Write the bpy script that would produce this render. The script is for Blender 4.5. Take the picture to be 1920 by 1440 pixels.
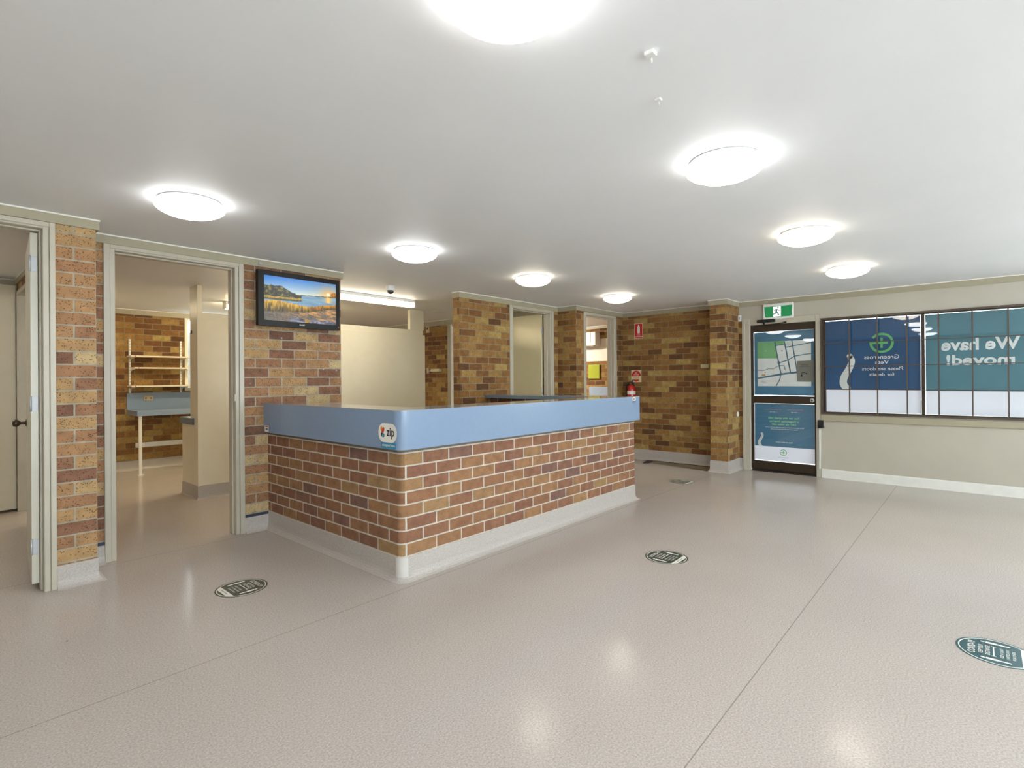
import bpy, bmesh, math, random
from mathutils import Vector, Matrix
PI = math.pi
for o in list(bpy.data.objects): bpy.data.objects.remove(o)
sc = bpy.context.scene
C = sc.collection

# ---------------------------------------------------------------- camera
yaw, pitch, roll = .7253, .0017, -.0076
F = Vector((math.cos(yaw), math.sin(yaw), 0)); R = Vector((math.sin(yaw), -math.cos(yaw), 0)); U = Vector((0, 0, 1))
c, s = math.cos(pitch), math.sin(pitch); F, U = c*F + s*U, c*U - s*F
c, s = math.cos(roll), math.sin(roll); R, U = c*R + s*U, c*U - s*R
cd = bpy.data.cameras.new('camera'); cam = bpy.data.objects.new('camera', cd); C.objects.link(cam)
m = Matrix.Identity(4)
for i in range(3): m[i][0], m[i][1], m[i][2] = R[i], U[i], -F[i]
m[0][3], m[1][3], m[2][3] = 0, 0, 1.35
cam.matrix_world = m
cd.sensor_width = 36; cd.lens = 989.99*36/1920; cd.shift_y = -10.86/1920; cd.clip_start = .02
sc.camera = cam

# ---------------------------------------------------------------- world, exposure
w = bpy.data.worlds.new('world'); sc.world = w; w.use_nodes = True
bg = w.node_tree.nodes['Background']
bg.inputs[0].default_value = (.86, .93, 1, 1); bg.inputs[1].default_value = 6.0
vs = sc.view_settings
vs.view_transform = 'Standard'; vs.look = 'None'; vs.exposure = 1.04; vs.gamma = 1; vs.use_curve_mapping = False
LAMP_POWER = 6.5          # ceiling oyster lights
TUBE_POWER = 8.5           # fluorescent battens

CH = 2.457                 # ceiling height
YP, YW, Y2 = 4.52, 4.895, 4.553      # left wall: front pier, main face, second pillar face
XB, XP, XW = 7.99, 7.56, 8.05        # far brick wall, far pier, window wall

# ---------------------------------------------------------------- materials
def lin(c):
    return tuple((x/12.92 if x <= .04045 else ((x+.055)/1.055)**2.4) for x in c)
def hexc(r, g, b): return lin((r/255, g/255, b/255)) + (1,)
MATS = {}
def mat(name, col, rough=.5, metal=0, noise=.04, scale=8, bump=0, bscale=60, spec=.5, coat=0, alpha=None):
    if name in MATS: return MATS[name]
    m = bpy.data.materials.new(name); m.use_nodes = True; nt = m.node_tree; N = nt.nodes; L = nt.links
    b = N['Principled BSDF']; b.inputs['Roughness'].default_value = rough; b.inputs['Metallic'].default_value = metal
    b.inputs['Specular IOR Level'].default_value = spec; b.inputs['Coat Weight'].default_value = coat; b.inputs['Coat Roughness'].default_value = .08
    tc = N.new('ShaderNodeTexCoord'); nz = N.new('ShaderNodeTexNoise'); nz.inputs['Scale'].default_value = scale; nz.inputs['Detail'].default_value = 4
    L.new(tc.outputs['Object'], nz.inputs['Vector'])
    mr = N.new('ShaderNodeMapRange'); mr.inputs[1].default_value = .3; mr.inputs[2].default_value = .7
    mr.inputs[3].default_value = 1-noise; mr.inputs[4].default_value = 1+noise
    L.new(nz.outputs['Fac'], mr.inputs[0])
    hs = N.new('ShaderNodeHueSaturation'); hs.inputs['Color'].default_value = col
    L.new(mr.outputs[0], hs.inputs['Value']); L.new(hs.outputs[0], b.inputs['Base Color'])
    if bump:
        n2 = N.new('ShaderNodeTexNoise'); n2.inputs['Scale'].default_value = bscale; L.new(tc.outputs['Object'], n2.inputs['Vector'])
        bp = N.new('ShaderNodeBump'); bp.inputs['Strength'].default_value = bump; bp.inputs['Distance'].default_value = .004
        L.new(n2.outputs['Fac'], bp.inputs['Height']); L.new(bp.outputs[0], b.inputs['Normal'])
    MATS[name] = m
    return m
def emis(name, col, power, base=(.8, .8, .8, 1)):
    m = bpy.data.materials.new(name); m.use_nodes = True; nt = m.node_tree; N = nt.nodes
    b = N['Principled BSDF']; b.inputs['Base Color'].default_value = base; b.inputs['Roughness'].default_value = .3
    b.inputs['Emission Color'].default_value = col; b.inputs['Emission Strength'].default_value = power
    return m
def brick(name, stops, mortar, bw=.242, rh=.087, ms=.0052, speck=.5, rough=.8, phase=(0, 0), bias=0):
    """clay brick laid in stretcher bond; UV are metres along / up the wall"""
    m = bpy.data.materials.new(name); m.use_nodes = True; nt = m.node_tree; N = nt.nodes; L = nt.links
    b = N['Principled BSDF']; b.inputs['Roughness'].default_value = rough; b.inputs['Specular IOR Level'].default_value = .3
    uv = N.new('ShaderNodeUVMap')
    wob = N.new('ShaderNodeTexNoise'); wob.inputs['Scale'].default_value = 30; L.new(uv.outputs[0], wob.inputs['Vector'])
    vm = N.new('ShaderNodeVectorMath'); vm.operation = 'MULTIPLY_ADD'; vm.inputs[1].default_value = (.003, .003, 0)
    L.new(wob.outputs['Color'], vm.inputs[0]); L.new(uv.outputs[0], vm.inputs[2])
    br = N.new('ShaderNodeTexBrick'); L.new(vm.outputs[0], br.inputs['Vector'])
    br.inputs['Scale'].default_value = 1; br.inputs['Brick Width'].default_value = bw; br.inputs['Row Height'].default_value = rh
    br.inputs['Mortar Size'].default_value = ms; br.inputs['Mortar Smooth'].default_value = .25; br.inputs['Bias'].default_value = bias
    br.inputs['Color1'].default_value = (0, 0, 0, 1); br.inputs['Color2'].default_value = (1, 1, 1, 1); br.inputs['Mortar'].default_value = (.5, .5, .5, 1)
    br.offset = .5; br.offset_frequency = 2
    rp = N.new('ShaderNodeValToRGB'); el = rp.color_ramp.elements
    rp.color_ramp.interpolation = 'LINEAR'
    while len(el) > 1: el.remove(el[0])
    el[0].position = stops[0][0]; el[0].color = stops[0][1]
    for p, cc in stops[1:]:
        e = el.new(p); e.color = cc
    L.new(br.outputs['Color'], rp.inputs[0])
    # blotches inside each brick and dark iron specks
    n1 = N.new('ShaderNodeTexNoise'); n1.inputs['Scale'].default_value = 14; n1.inputs['Detail'].default_value = 5; L.new(uv.outputs[0], n1.inputs['Vector'])
    mr = N.new('ShaderNodeMapRange'); mr.inputs[1].default_value = .3; mr.inputs[2].default_value = .7; mr.inputs[3].default_value = .82; mr.inputs[4].default_value = 1.16
    L.new(n1.outputs['Fac'], mr.inputs[0])
    hs = N.new('ShaderNodeHueSaturation'); L.new(rp.outputs[0], hs.inputs['Color']); L.new(mr.outputs[0], hs.inputs['Value'])
    vo = N.new('ShaderNodeTexVoronoi'); vo.inputs['Scale'].default_value = 80; L.new(uv.outputs[0], vo.inputs['Vector'])
    m2 = N.new('ShaderNodeMapRange'); m2.inputs[1].default_value = .2; m2.inputs[2].default_value = .36; m2.inputs[3].default_value = speck; m2.inputs[4].default_value = 0
    L.new(vo.outputs['Distance'], m2.inputs[0])
    n3 = N.new('ShaderNodeTexNoise'); n3.inputs['Scale'].default_value = 22; L.new(uv.outputs[0], n3.inputs['Vector'])
    m3 = N.new('ShaderNodeMath'); m3.operation = 'MULTIPLY'; L.new(m2.outputs[0], m3.inputs[0])
    m4 = N.new('ShaderNodeMapRange'); m4.inputs[1].default_value = .3; m4.inputs[2].default_value = .5; L.new(n3.outputs['Fac'], m4.inputs[0]); L.new(m4.outputs[0], m3.inputs[1])
    mx = N.new('ShaderNodeMixRGB'); L.new(m3.outputs[0], mx.inputs[0]); L.new(hs.outputs[0], mx.inputs[1]); mx.inputs[2].default_value = (.06, .025, .012, 1)
    mm = N.new('ShaderNodeMixRGB'); L.new(br.outputs['Fac'], mm.inputs[0]); L.new(mx.outputs[0], mm.inputs[1])
    hm = N.new('ShaderNodeHueSaturation'); hm.inputs['Color'].default_value = mortar; L.new(mr.outputs[0], hm.inputs['Value']); L.new(hm.outputs[0], mm.inputs[2])
    L.new(mm.outputs[0], b.inputs['Base Color'])
    n5 = N.new('ShaderNodeTexNoise'); n5.inputs['Scale'].default_value = 120; n5.inputs['Detail'].default_value = 4; L.new(uv.outputs[0], n5.inputs['Vector'])
    ma = N.new('ShaderNodeMath'); ma.operation = 'MULTIPLY_ADD'; ma.inputs[1].default_value = .25; L.new(n5.outputs['Fac'], ma.inputs[0])
    inv = N.new('ShaderNodeMath'); inv.operation = 'SUBTRACT'; inv.inputs[0].default_value = 1; L.new(br.outputs['Fac'], inv.inputs[1]); L.new(inv.outputs[0], ma.inputs[2])
    bp = N.new('ShaderNodeBump'); bp.inputs['Strength'].default_value = .6; bp.inputs['Distance'].default_value = .004
    L.new(ma.outputs[0], bp.inputs['Height']); L.new(bp.outputs[0], b.inputs['Normal'])
    return m
BR = brick('gold_brick', [(0, hexc(116, 84, 68)), (.15, hexc(140, 101, 78)), (.4, hexc(160, 119, 86)), (.65, hexc(170, 131, 92)), (.85, hexc(180, 147, 102)), (1, hexc(194, 171, 128))], hexc(166, 158, 140), speck=.8, ms=.006)
BR2 = brick('counter_brick', [(0, hexc(122, 92, 82)), (.12, hexc(134, 94, 74)), (.5, hexc(144, 103, 76)), (.85, hexc(152, 113, 80)), (1, hexc(156, 124, 86))], hexc(196, 188, 174), bw=.24, speck=.25, ms=.006)
BRF = brick('warm_lit_brick', [(0, hexc(102, 70, 46)), (.15, hexc(124, 84, 50)), (.4, hexc(142, 102, 58)), (.65, hexc(154, 114, 66)), (.85, hexc(168, 134, 78)), (1, hexc(182, 154, 92))], hexc(144, 132, 104), speck=.8, ms=.0055)  # gold brick recoloured: warm light on the far walls put into its tones
CEIL = mat('ceiling_paint', (.86, .875, .89, 1), rough=.55, noise=.012, scale=2, spec=.3)
CREAM = mat('cream_paint', hexc(214, 208, 190), rough=.35, noise=.02)
BEIGE = mat('beige_wall_paint', hexc(186, 179, 164), rough=.32, noise=.03, scale=3)
TRIM = mat('khaki_trim_paint', hexc(166, 158, 134), rough=.35, noise=.03)
EDGE_HILITE = mat('white_highlight_paint', hexc(236, 234, 226), rough=.4)
FRAME = mat('doorframe_paint', hexc(190, 183, 166), rough=.35, noise=.04, scale=5)
DOORP = mat('door_paint', hexc(212, 208, 192), rough=.3, noise=.02)
WSKIRT = mat('white_skirting_paint', hexc(226, 224, 216), rough=.3)
PANEL = mat('cream_panel', hexc(232, 224, 200), rough=.3, noise=.02)
LAM = mat('blue_laminate', hexc(130, 152, 180), rough=.22, noise=.015, scale=30, coat=.3)
LAMT = mat('grey_blue_laminate_top', hexc(148, 152, 158), rough=.16, noise=.05, scale=200, coat=.5)
LAMD = mat('slate_laminate_edge', hexc(110, 126, 138), rough=.35)
BLACK = mat('black_plastic', hexc(22, 22, 22), rough=.35)
GRILLE = mat('brown_grille_paint', hexc(84, 70, 58), rough=.35)
BRONZE = mat('bronze_aluminium', hexc(58, 46, 34), rough=.4, metal=.3)
WHITE = mat('white_plastic', hexc(235, 235, 232), rough=.35)
GREYP = mat('grey_plastic', hexc(170, 172, 172), rough=.4)
CHROME = mat('brushed_steel', hexc(190, 192, 195), rough=.45, metal=.35)
DARKMET = mat('aged_brass', hexc(92, 82, 70), rough=.3, metal=.9)
RED = mat('red_enamel', hexc(190, 26, 26), rough=.25, coat=.5)
PRINTR = mat('red_print', hexc(196, 34, 30), rough=.4)
PRINTW = mat('white_print', hexc(238, 236, 226), rough=.4)
PRINTB = mat('dark_print', hexc(24, 22, 44), rough=.4)
PRINTG = mat('green_print', hexc(88, 168, 96), rough=.5)
TEALP = mat('teal_print', hexc(52, 84, 84), rough=.35)
NAVYSTRIP = mat('dark_blue_strip', hexc(52, 58, 78), rough=.5)

def skirt_mat():
    m = bpy.data.materials.new('coved_vinyl'); m.use_nodes = True; nt = m.node_tree; N = nt.nodes; L = nt.links
    b = N['Principled BSDF']; b.inputs['Roughness'].default_value = .42
    tc = N.new('ShaderNodeTexCoord'); n = N.new('ShaderNodeTexNoise'); n.inputs['Scale'].default_value = 160; n.inputs['Detail'].default_value = 3
    L.new(tc.outputs['Object'], n.inputs['Vector'])
    r = N.new('ShaderNodeValToRGB'); r.color_ramp.elements[0].position = .35; r.color_ramp.elements[0].color = hexc(174, 166, 159)
    r.color_ramp.elements[1].position = .65; r.color_ramp.elements[1].color = hexc(196, 189, 182)
    L.new(n.outputs['Fac'], r.inputs[0]); L.new(r.outputs[0], b.inputs['Base Color'])
    return m
COVE = skirt_mat()
def floor_mat():
    m = bpy.data.materials.new('speckled_vinyl'); m.use_nodes = True; nt = m.node_tree; N = nt.nodes; L = nt.links
    b = N['Principled BSDF']; b.inputs['Specular IOR Level'].default_value = .14
    tc = N.new('ShaderNodeTexCoord')
    n = N.new('ShaderNodeTexNoise'); n.inputs['Scale'].default_value = 130; n.inputs['Detail'].default_value = 4; L.new(tc.outputs['Object'], n.inputs['Vector'])
    r = N.new('ShaderNodeValToRGB'); e = r.color_ramp.elements
    e[0].position = .3; e[0].color = hexc(172, 161, 152); e[1].position = .7; e[1].color = hexc(206, 197, 190)
    L.new(n.outputs['Fac'], r.inputs[0])
    # large stains and worn patches
    n2 = N.new('ShaderNodeTexNoise'); n2.inputs['Scale'].default_value = 1.1; n2.inputs['Detail'].default_value = 6; L.new(tc.outputs['Object'], n2.inputs['Vector'])
    mr = N.new('ShaderNodeMapRange'); mr.inputs[1].default_value = .3; mr.inputs[2].default_value = .7; mr.inputs[3].default_value = .97; mr.inputs[4].default_value = 1.03
    L.new(n2.outputs['Fac'], mr.inputs[0])
    hs = N.new('ShaderNodeHueSaturation'); L.new(r.outputs[0], hs.inputs['Color']); L.new(mr.outputs[0], hs.inputs['Value'])
    # thin scuffs: stretched noise
    mp = N.new('ShaderNodeMapping'); mp.inputs['Scale'].default_value = (1.2, 9, 1); mp.inputs['Rotation'].default_value = (0, 0, .5); L.new(tc.outputs['Object'], mp.inputs['Vector'])
    n3 = N.new('ShaderNodeTexNoise'); n3.inputs['Scale'].default_value = 3.5; n3.inputs['Detail'].default_value = 8; L.new(mp.outputs[0], n3.inputs['Vector'])
    m3 = N.new('ShaderNodeMapRange'); m3.inputs[1].default_value = .66; m3.inputs[2].default_value = .74; m3.inputs[3].default_value = 0; m3.inputs[4].default_value = .0
    L.new(n3.outputs['Fac'], m3.inputs[0])
    mx = N.new('ShaderNodeMixRGB'); L.new(m3.outputs[0], mx.inputs[0]); L.new(hs.outputs[0], mx.inputs[1]); mx.inputs[2].default_value = (.12, .1, .08, 1)
    # sheet seams every 2.02 m and tiny dark specks
    sx = N.new('ShaderNodeSeparateXYZ'); L.new(tc.outputs['Object'], sx.inputs[0])
    a = N.new('ShaderNodeMath'); a.operation = 'ADD'; a.inputs[1].default_value = 20.2-.775+1.01; L.new(sx.outputs['Y'], a.inputs[0])
    q = N.new('ShaderNodeMath'); q.operation = 'MODULO'; q.inputs[1].default_value = 2.02; L.new(a.outputs[0], q.inputs[0])
    d = N.new('ShaderNodeMath'); d.operation = 'SUBTRACT'; d.inputs[1].default_value = 1.01; L.new(q.outputs[0], d.inputs[0])
    ab = N.new('ShaderNodeMath'); ab.operation = 'ABSOLUTE'; L.new(d.outputs[0], ab.inputs[0])
    ms = N.new('ShaderNodeMapRange'); ms.inputs[1].default_value = .0012; ms.inputs[2].default_value = .003; ms.inputs[3].default_value = .55; ms.inputs[4].default_value = 0
    L.new(ab.outputs[0], ms.inputs[0])
    mx2 = N.new('ShaderNodeMixRGB'); L.new(ms.outputs[0], mx2.inputs[0]); L.new(mx.outputs[0], mx2.inputs[1]); mx2.inputs[2].default_value = (.1, .08, .06, 1)
    vo = N.new('ShaderNodeTexVoronoi'); vo.inputs['Scale'].default_value = 2.6; L.new(tc.outputs['Object'], vo.inputs['Vector'])
    mv = N.new('ShaderNodeMapRange'); mv.inputs[1].default_value = .012; mv.inputs[2].default_value = .02; mv.inputs[3].default_value = .7; mv.inputs[4].default_value = 0
    L.new(vo.outputs['Distance'], mv.inputs[0])
    mx3 = N.new('ShaderNodeMixRGB'); L.new(mv.outputs[0], mx3.inputs[0]); L.new(mx2.outputs[0], mx3.inputs[1]); mx3.inputs[2].default_value = (.06, .05, .04, 1)
    L.new(mx3.outputs[0], b.inputs['Base Color'])
    m5 = N.new('ShaderNodeMapRange'); m5.inputs[1].default_value = .3; m5.inputs[2].default_value = .7; m5.inputs[3].default_value = .12; m5.inputs[4].default_value = .18
    L.new(n2.outputs['Fac'], m5.inputs[0]); L.new(m5.outputs[0], b.inputs['Roughness'])
    n6 = N.new('ShaderNodeTexNoise'); n6.inputs['Scale'].default_value = 9; n6.inputs['Detail'].default_value = 3; L.new(tc.outputs['Object'], n6.inputs['Vector'])
    bp = N.new('ShaderNodeBump'); bp.inputs['Strength'].default_value = .12; bp.inputs['Distance'].default_value = .004
    L.new(n6.outputs['Fac'], bp.inputs['Height']); L.new(bp.outputs[0], b.inputs['Normal'])
    return m
FLOOR = floor_mat()
def film(name, col, trans=.4):
    """printed vinyl film stuck on glass: part of the daylight comes through it"""
    m = bpy.data.materials.new(name); m.use_nodes = True; nt = m.node_tree; N = nt.nodes; L = nt.links
    N.remove(N['Principled BSDF']); o = N['Material Output']
    d = N.new('ShaderNodeBsdfDiffuse'); t = N.new('ShaderNodeBsdfTranslucent'); d.inputs[0].default_value = col; t.inputs[0].default_value = col
    n = N.new('ShaderNodeTexNoise'); n.inputs['Scale'].default_value = 3
    x = N.new('ShaderNodeMixShader'); x.inputs[0].default_value = trans
    L.new(d.outputs[0], x.inputs[1]); L.new(t.outputs[0], x.inputs[2]); L.new(x.outputs[0], o.inputs[0])
    return m
F_NAVY = film('navy_film', hexc(60, 98, 140), .28); F_TEAL = film('teal_film', hexc(100, 142, 156), .28); F_BLUE = film('slate_teal_film', hexc(96, 136, 160), .28)
F_WHITE = film('white_film', hexc(212, 210, 222), .28); F_GREEN = film('green_film', hexc(96, 172, 104), .28); F_MAPG = film('park_green_film', hexc(118, 170, 122), .28)
F_RED = film('red_film', hexc(214, 112, 112), .28); W_INK = mat('white_ink', hexc(236, 234, 236), rough=.5)
G_INK = mat('green_ink', hexc(104, 186, 112), rough=.5)
DG_INK = mat('pale_green_ink', hexc(150, 214, 158), rough=.5)
R_INK = mat('red_ink', hexc(224, 120, 116), rough=.5)
M_INK = mat('park_ink', hexc(128, 186, 132), rough=.5)
F_GREY = film('grey_paper', hexc(140, 138, 130), .28); F_ORANGE = film('orange_film', hexc(232, 170, 90), .28); F_DARK = film('dark_ink_film', hexc(60, 60, 66), .28)
def glass_mat():
    m = bpy.data.materials.new('window_glass'); m.use_nodes = True; nt = m.node_tree; N = nt.nodes; L = nt.links
    N.remove(N['Principled BSDF']); o = N['Material Output']
    t = N.new('ShaderNodeBsdfTransparent'); t.inputs[0].default_value = (.96, .98, .97, 1)
    g = N.new('ShaderNodeBsdfGlossy'); g.inputs['Roughness'].default_value = .01
    fr = N.new('ShaderNodeFresnel'); ge = N.new('ShaderNodeNewGeometry')
    io = N.new('ShaderNodeMapRange'); io.inputs[3].default_value = 1.5; io.inputs[4].default_value = 1/1.5     # same reflectance from both sides of the pane
    L.new(ge.outputs['Backfacing'], io.inputs[0]); L.new(io.outputs[0], fr.inputs[0])
    x = N.new('ShaderNodeMixShader'); L.new(fr.outputs[0], x.inputs[0]); L.new(t.outputs[0], x.inputs[1]); L.new(g.outputs[0], x.inputs[2]); L.new(x.outputs[0], o.inputs[0])
    return m
GLASS = glass_mat()

# ---------------------------------------------------------------- mesh helpers
def world_loc(o):
    v = Vector(o.location)
    while o.parent: o = o.parent; v += o.location
    return v
def thing(name, label=None, cat=None, loc=(0, 0, 0), group=None, kind=None, rot=0):
    o = bpy.data.objects.new(name, None); C.objects.link(o); o.location = loc; o.rotation_euler = (0, 0, rot); o.empty_display_size = .05
    tag(o, label, cat, group, kind); return o
def tag(o, label=None, cat=None, group=None, kind=None):
    if label: o['label'] = label
    if cat: o['category'] = cat
    if group: o['group'] = group
    if kind: o['kind'] = kind
    return o
class MB:
    def __init__(s, u0=0, z0=.166): s.v = []; s.f = []; s.uv = []; s.sm = []; s.u0 = u0; s.z0 = z0
    def face(s, idx, uv=None, smooth=False):
        s.f.append(tuple(idx)); s.uv.append(uv); s.sm.append(smooth)
    def box(s, x0, x1, y0, y1, z0, z1):
        b = len(s.v)
        for z in (z0, z1):
            for x, y in ((x0, y0), (x1, y0), (x1, y1), (x0, y1)): s.v.append(Vector((x, y, z)))
        for q in ((0, 3, 2, 1), (4, 5, 6, 7), (0, 1, 5, 4), (1, 2, 6, 5), (2, 3, 7, 6), (3, 0, 4, 7)): s.face([b+i for i in q])
        return s
    def sweep(s, path, prof, closed=False, cap=True, smooth=False):
        """prof: closed list of (outward, z); outward = right-hand side of the path"""
        n = len(path); k = len(prof); rings = []
        P = [Vector((p[0], p[1])) for p in path]
        acc = 0
        for i in range(n):
            a = P[i-1] if (i > 0 or closed) else None; b = P[(i+1) % n] if (i < n-1 or closed) else None
            d1 = (P[i]-a).normalized() if a is not None else None; d2 = (b-P[i]).normalized() if b is not None else None
            if d1 is None: d1 = d2
            if d2 is None: d2 = d1
            n1 = Vector((d1.y, -d1.x)); n2 = Vector((d2.y, -d2.x)); mv = n1+n2
            mv = mv/ (1+n1.dot(n2))
            ring = []
            for off, z in prof:
                ring.append(len(s.v)); s.v.append(Vector((P[i].x+mv.x*off, P[i].y+mv.y*off, z)))
            rings.append(ring)
        for i in range(n if closed else n-1):
            r1, r2 = rings[i], rings[(i+1) % n]
            L = (P[(i+1) % n]-P[i]).length
            for j in range(k):
                j2 = (j+1) % k
                z1, z2 = prof[j][1], prof[j2][1]
                s.face([r1[j], r1[j2], r2[j2], r2[j]], [(acc, z1), (acc, z2), (acc+L, z2), (acc+L, z1)], smooth)
            acc += L
        if cap and not closed:
            s.face(rings[0][::-1]); s.face(rings[-1])
        return s
    def lathe(s, prof, c=(0, 0, 0), seg=32, axis='z', smooth=True):
        """prof list of (radius, height); closed with caps if radius>0 at the ends"""
        b = len(s.v); k = len(prof)
        for i in range(seg):
            a = 2*PI*i/seg
            for r, h in prof:
                x, y = r*math.cos(a), r*math.sin(a)
                p = (x, y, h) if axis == 'z' else ((h, x, y) if axis == 'x' else (y, h, x))
                s.v.append(Vector(c)+Vector(p))
        for i in range(seg):
            i2 = (i+1) % seg
            for j in range(k-1):
                s.face([b+i*k+j, b+i2*k+j, b+i2*k+j+1, b+i*k+j+1], None, smooth)
        if prof[0][0] > 1e-6: s.face([b+i*k for i in range(seg)][::-1])
        if prof[-1][0] > 1e-6: s.face([b+i*k+k-1 for i in range(seg)])
        return s
    def cyl(s, c, r, h, axis='z', seg=20, smooth=True): return s.lathe([(r, 0), (r, h)], c, seg, axis, smooth)
    def tube(s, pts, r, seg=10):
        pts = [Vector(p) for p in pts]; b = len(s.v); n = len(pts)
        for i, p in enumerate(pts):
            d = (pts[min(i+1, n-1)]-pts[max(i-1, 0)]).normalized()
            up = Vector((0, 0, 1)) if abs(d.z) < .9 else Vector((1, 0, 0))
            a = d.cross(up).normalized(); q = a.cross(d)
            rr = r[i] if isinstance(r, (list, tuple)) else r
            for j in range(seg):
                t = 2*PI*j/seg; s.v.append(p+a*math.cos(t)*rr+q*math.sin(t)*rr)
        for i in range(n-1):
            for j in range(seg):
                j2 = (j+1) % seg; s.face([b+i*seg+j, b+i*seg+j2, b+(i+1)*seg+j2, b+(i+1)*seg+j], None, True)
        s.face([b+j for j in range(seg)][::-1]); s.face([b+(n-1)*seg+j for j in range(seg)])
        return s
    def prism(s, poly, z0, z1):
        b = len(s.v); n = len(poly)
        for z in (z0, z1):
            for x, y in poly: s.v.append(Vector((x, y, z)))
        for i in range(n): s.face([b+i, b+(i+1) % n, b+n+(i+1) % n, b+n+i])
        s.face([b+i for i in range(n)][::-1]); s.face([b+n+i for i in range(n)]); return s
    def shape(s, fr, poly, e0=0, e1=.0006):
        """extruded flat polygon in frame fr"""
        b = len(s.v); n = len(poly)
        for e in (e0, e1):
            for p in poly: s.v.append(fr(p[0], p[1], e))
        for i in range(n): s.face([b+i, b+(i+1) % n, b+n+(i+1) % n, b+n+i])
        s.face([b+i for i in range(n)][::-1]); s.face([b+n+i for i in range(n)]); return s
    def build(s, name, material, parent=None, bevel=0, seg=2, loc=None, smooth_angle=None, **kw):
        me = bpy.data.meshes.new(name)
        if loc is None:
            if parent is None:
                xs = [v.x for v in s.v]; ys = [v.y for v in s.v]; zs = [v.z for v in s.v]
                org = Vector(((min(xs)+max(xs))/2, (min(ys)+max(ys))/2, min(zs)))
            else: org = world_loc(parent)
        else: org = Vector(loc)
        me.from_pydata([v-org for v in s.v], [], s.f)
        me.validate(clean_customdata=False)
        uvl = me.uv_layers.new(name='UVMap'); 
        for p in me.polygons:
            uv = s.uv[p.index] if p.index < len(s.uv) else None
            p.use_smooth = s.sm[p.index]
            n = p.normal
            for k, li in enumerate(p.loop_indices):
                if uv and p.index < len(s.uv) and len(uv) == len(p.loop_indices): a, b2 = uv[k]
                else:
                    v = me.vertices[me.loops[li].vertex_index].co+org
                    if abs(n.x) > .6: a, b2 = v.y, v.z
                    elif abs(n.y) > .5: a, b2 = v.x, v.z
                    else: a, b2 = v.x, v.y
                uvl.data[li].uv = (a-s.u0+24.2, b2-s.z0+8.7)
        bm = bmesh.new(); bm.from_mesh(me)
        bmesh.ops.recalc_face_normals(bm, faces=bm.faces)
        if bevel:
            ed = [e for e in bm.edges if len(e.link_faces) == 2 and e.calc_face_angle(0) > .5]
            bmesh.ops.bevel(bm, geom=ed, offset=bevel, segments=seg, affect='EDGES', profile=.5)
        bm.to_mesh(me); bm.free()
        me.materials.append(material)
        o = bpy.data.objects.new(name, me); C.objects.link(o)
        if parent is None: o.location = org
        else: o.parent = parent
        return tag(o, **kw) if kw else o
def box(name, b, material, parent=None, bevel=0, **kw): return MB().box(*b).build(name, material, parent, bevel, **kw)
def frame(O, u, v):
    O = Vector(O); u = Vector(u); v = Vector(v); n = u.cross(v)
    def f(a, b, e=0): return O+u*a+v*b+n*e
    f.O, f.u, f.v, f.n = O, u, v, n
    return f
def text(name, body, fr, cx, cy, h, material, parent, wid=None, mirror=False, bold=0, e0=.0006, depth=.0005, spacing=1.0, line=1.0):
    """lettering centred at (cx, cy) of a frame; h = height of the whole block"""
    cu = bpy.data.curves.new(name, 'FONT'); cu.body = body; cu.align_x = 'CENTER'; cu.offset = bold; cu.resolution_u = 3; cu.space_character = spacing; cu.space_line = line
    to = bpy.data.objects.new('tmp', cu); C.objects.link(to)
    dg = bpy.context.evaluated_depsgraph_get(); dg.update()
    me = bpy.data.meshes.new_from_object(to.evaluated_get(dg)); bpy.data.objects.remove(to)
    xs = [v.co.x for v in me.vertices]; ys = [v.co.y for v in me.vertices]
    x0, x1, y0, y1 = min(xs), max(xs), min(ys), max(ys)
    sy = h/(y1-y0); sx = (wid/(x1-x0)) if wid else sy
    if mirror: sx = -sx
    org = world_loc(parent)
    for v in me.vertices:
        v.co = fr(cx+(v.co.x-(x0+x1)/2)*sx, cy+(v.co.y-(y0+y1)/2)*sy, e0+depth)-org
    me.name = name; me.materials.clear(); me.materials.append(material)
    o = bpy.data.objects.new(name, me); C.objects.link(o); o.parent = parent
    return o
def ribbon(pts, wd):
    """polygon around a polyline; wd width or list"""
    n = len(pts); Lf, Rt = [], []
    for i, p in enumerate(pts):
        a = Vector(pts[max(i-1, 0)]); b = Vector(pts[min(i+1, n-1)]); d = (b-a).normalized(); q = Vector((-d.y, d.x))
        ww = (wd[i] if isinstance(wd, (list, tuple)) else wd)/2
        Lf.append((p[0]+q.x*ww, p[1]+q.y*ww)); Rt.append((p[0]-q.x*ww, p[1]-q.y*ww))
    return Lf, Rt
def add_ribbon(mb, fr, pts, wd, e0=.0004, e1=.0010):
    L, Rr = ribbon(pts, wd)
    for i in range(len(pts)-1): mb.shape(fr, [L[i], L[i+1], Rr[i+1], Rr[i]], e0, e1)
def catmull(pts, k=6):
    out = []; n = len(pts)
    for i in range(n-1):
        p0, p1, p2, p3 = [Vector(pts[max(0, min(n-1, j))]) for j in (i-1, i, i+1, i+2)]
        for t in [j/k for j in range(k)]:
            out.append(tuple(.5*((2*p1)+(-p0+p2)*t+(2*p0-5*p1+4*p2-p3)*t*t+(-p0+3*p1-3*p2+p3)*t**3)))
    out.append(tuple(pts[-1])); return out
def ellipse(cx, cy, a, b, n=32, r0=0, r1=2*PI): return [(cx+a*math.cos(r0+(r1-r0)*i/n), cy+b*math.sin(r0+(r1-r0)*i/n)) for i in range(n)]
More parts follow.
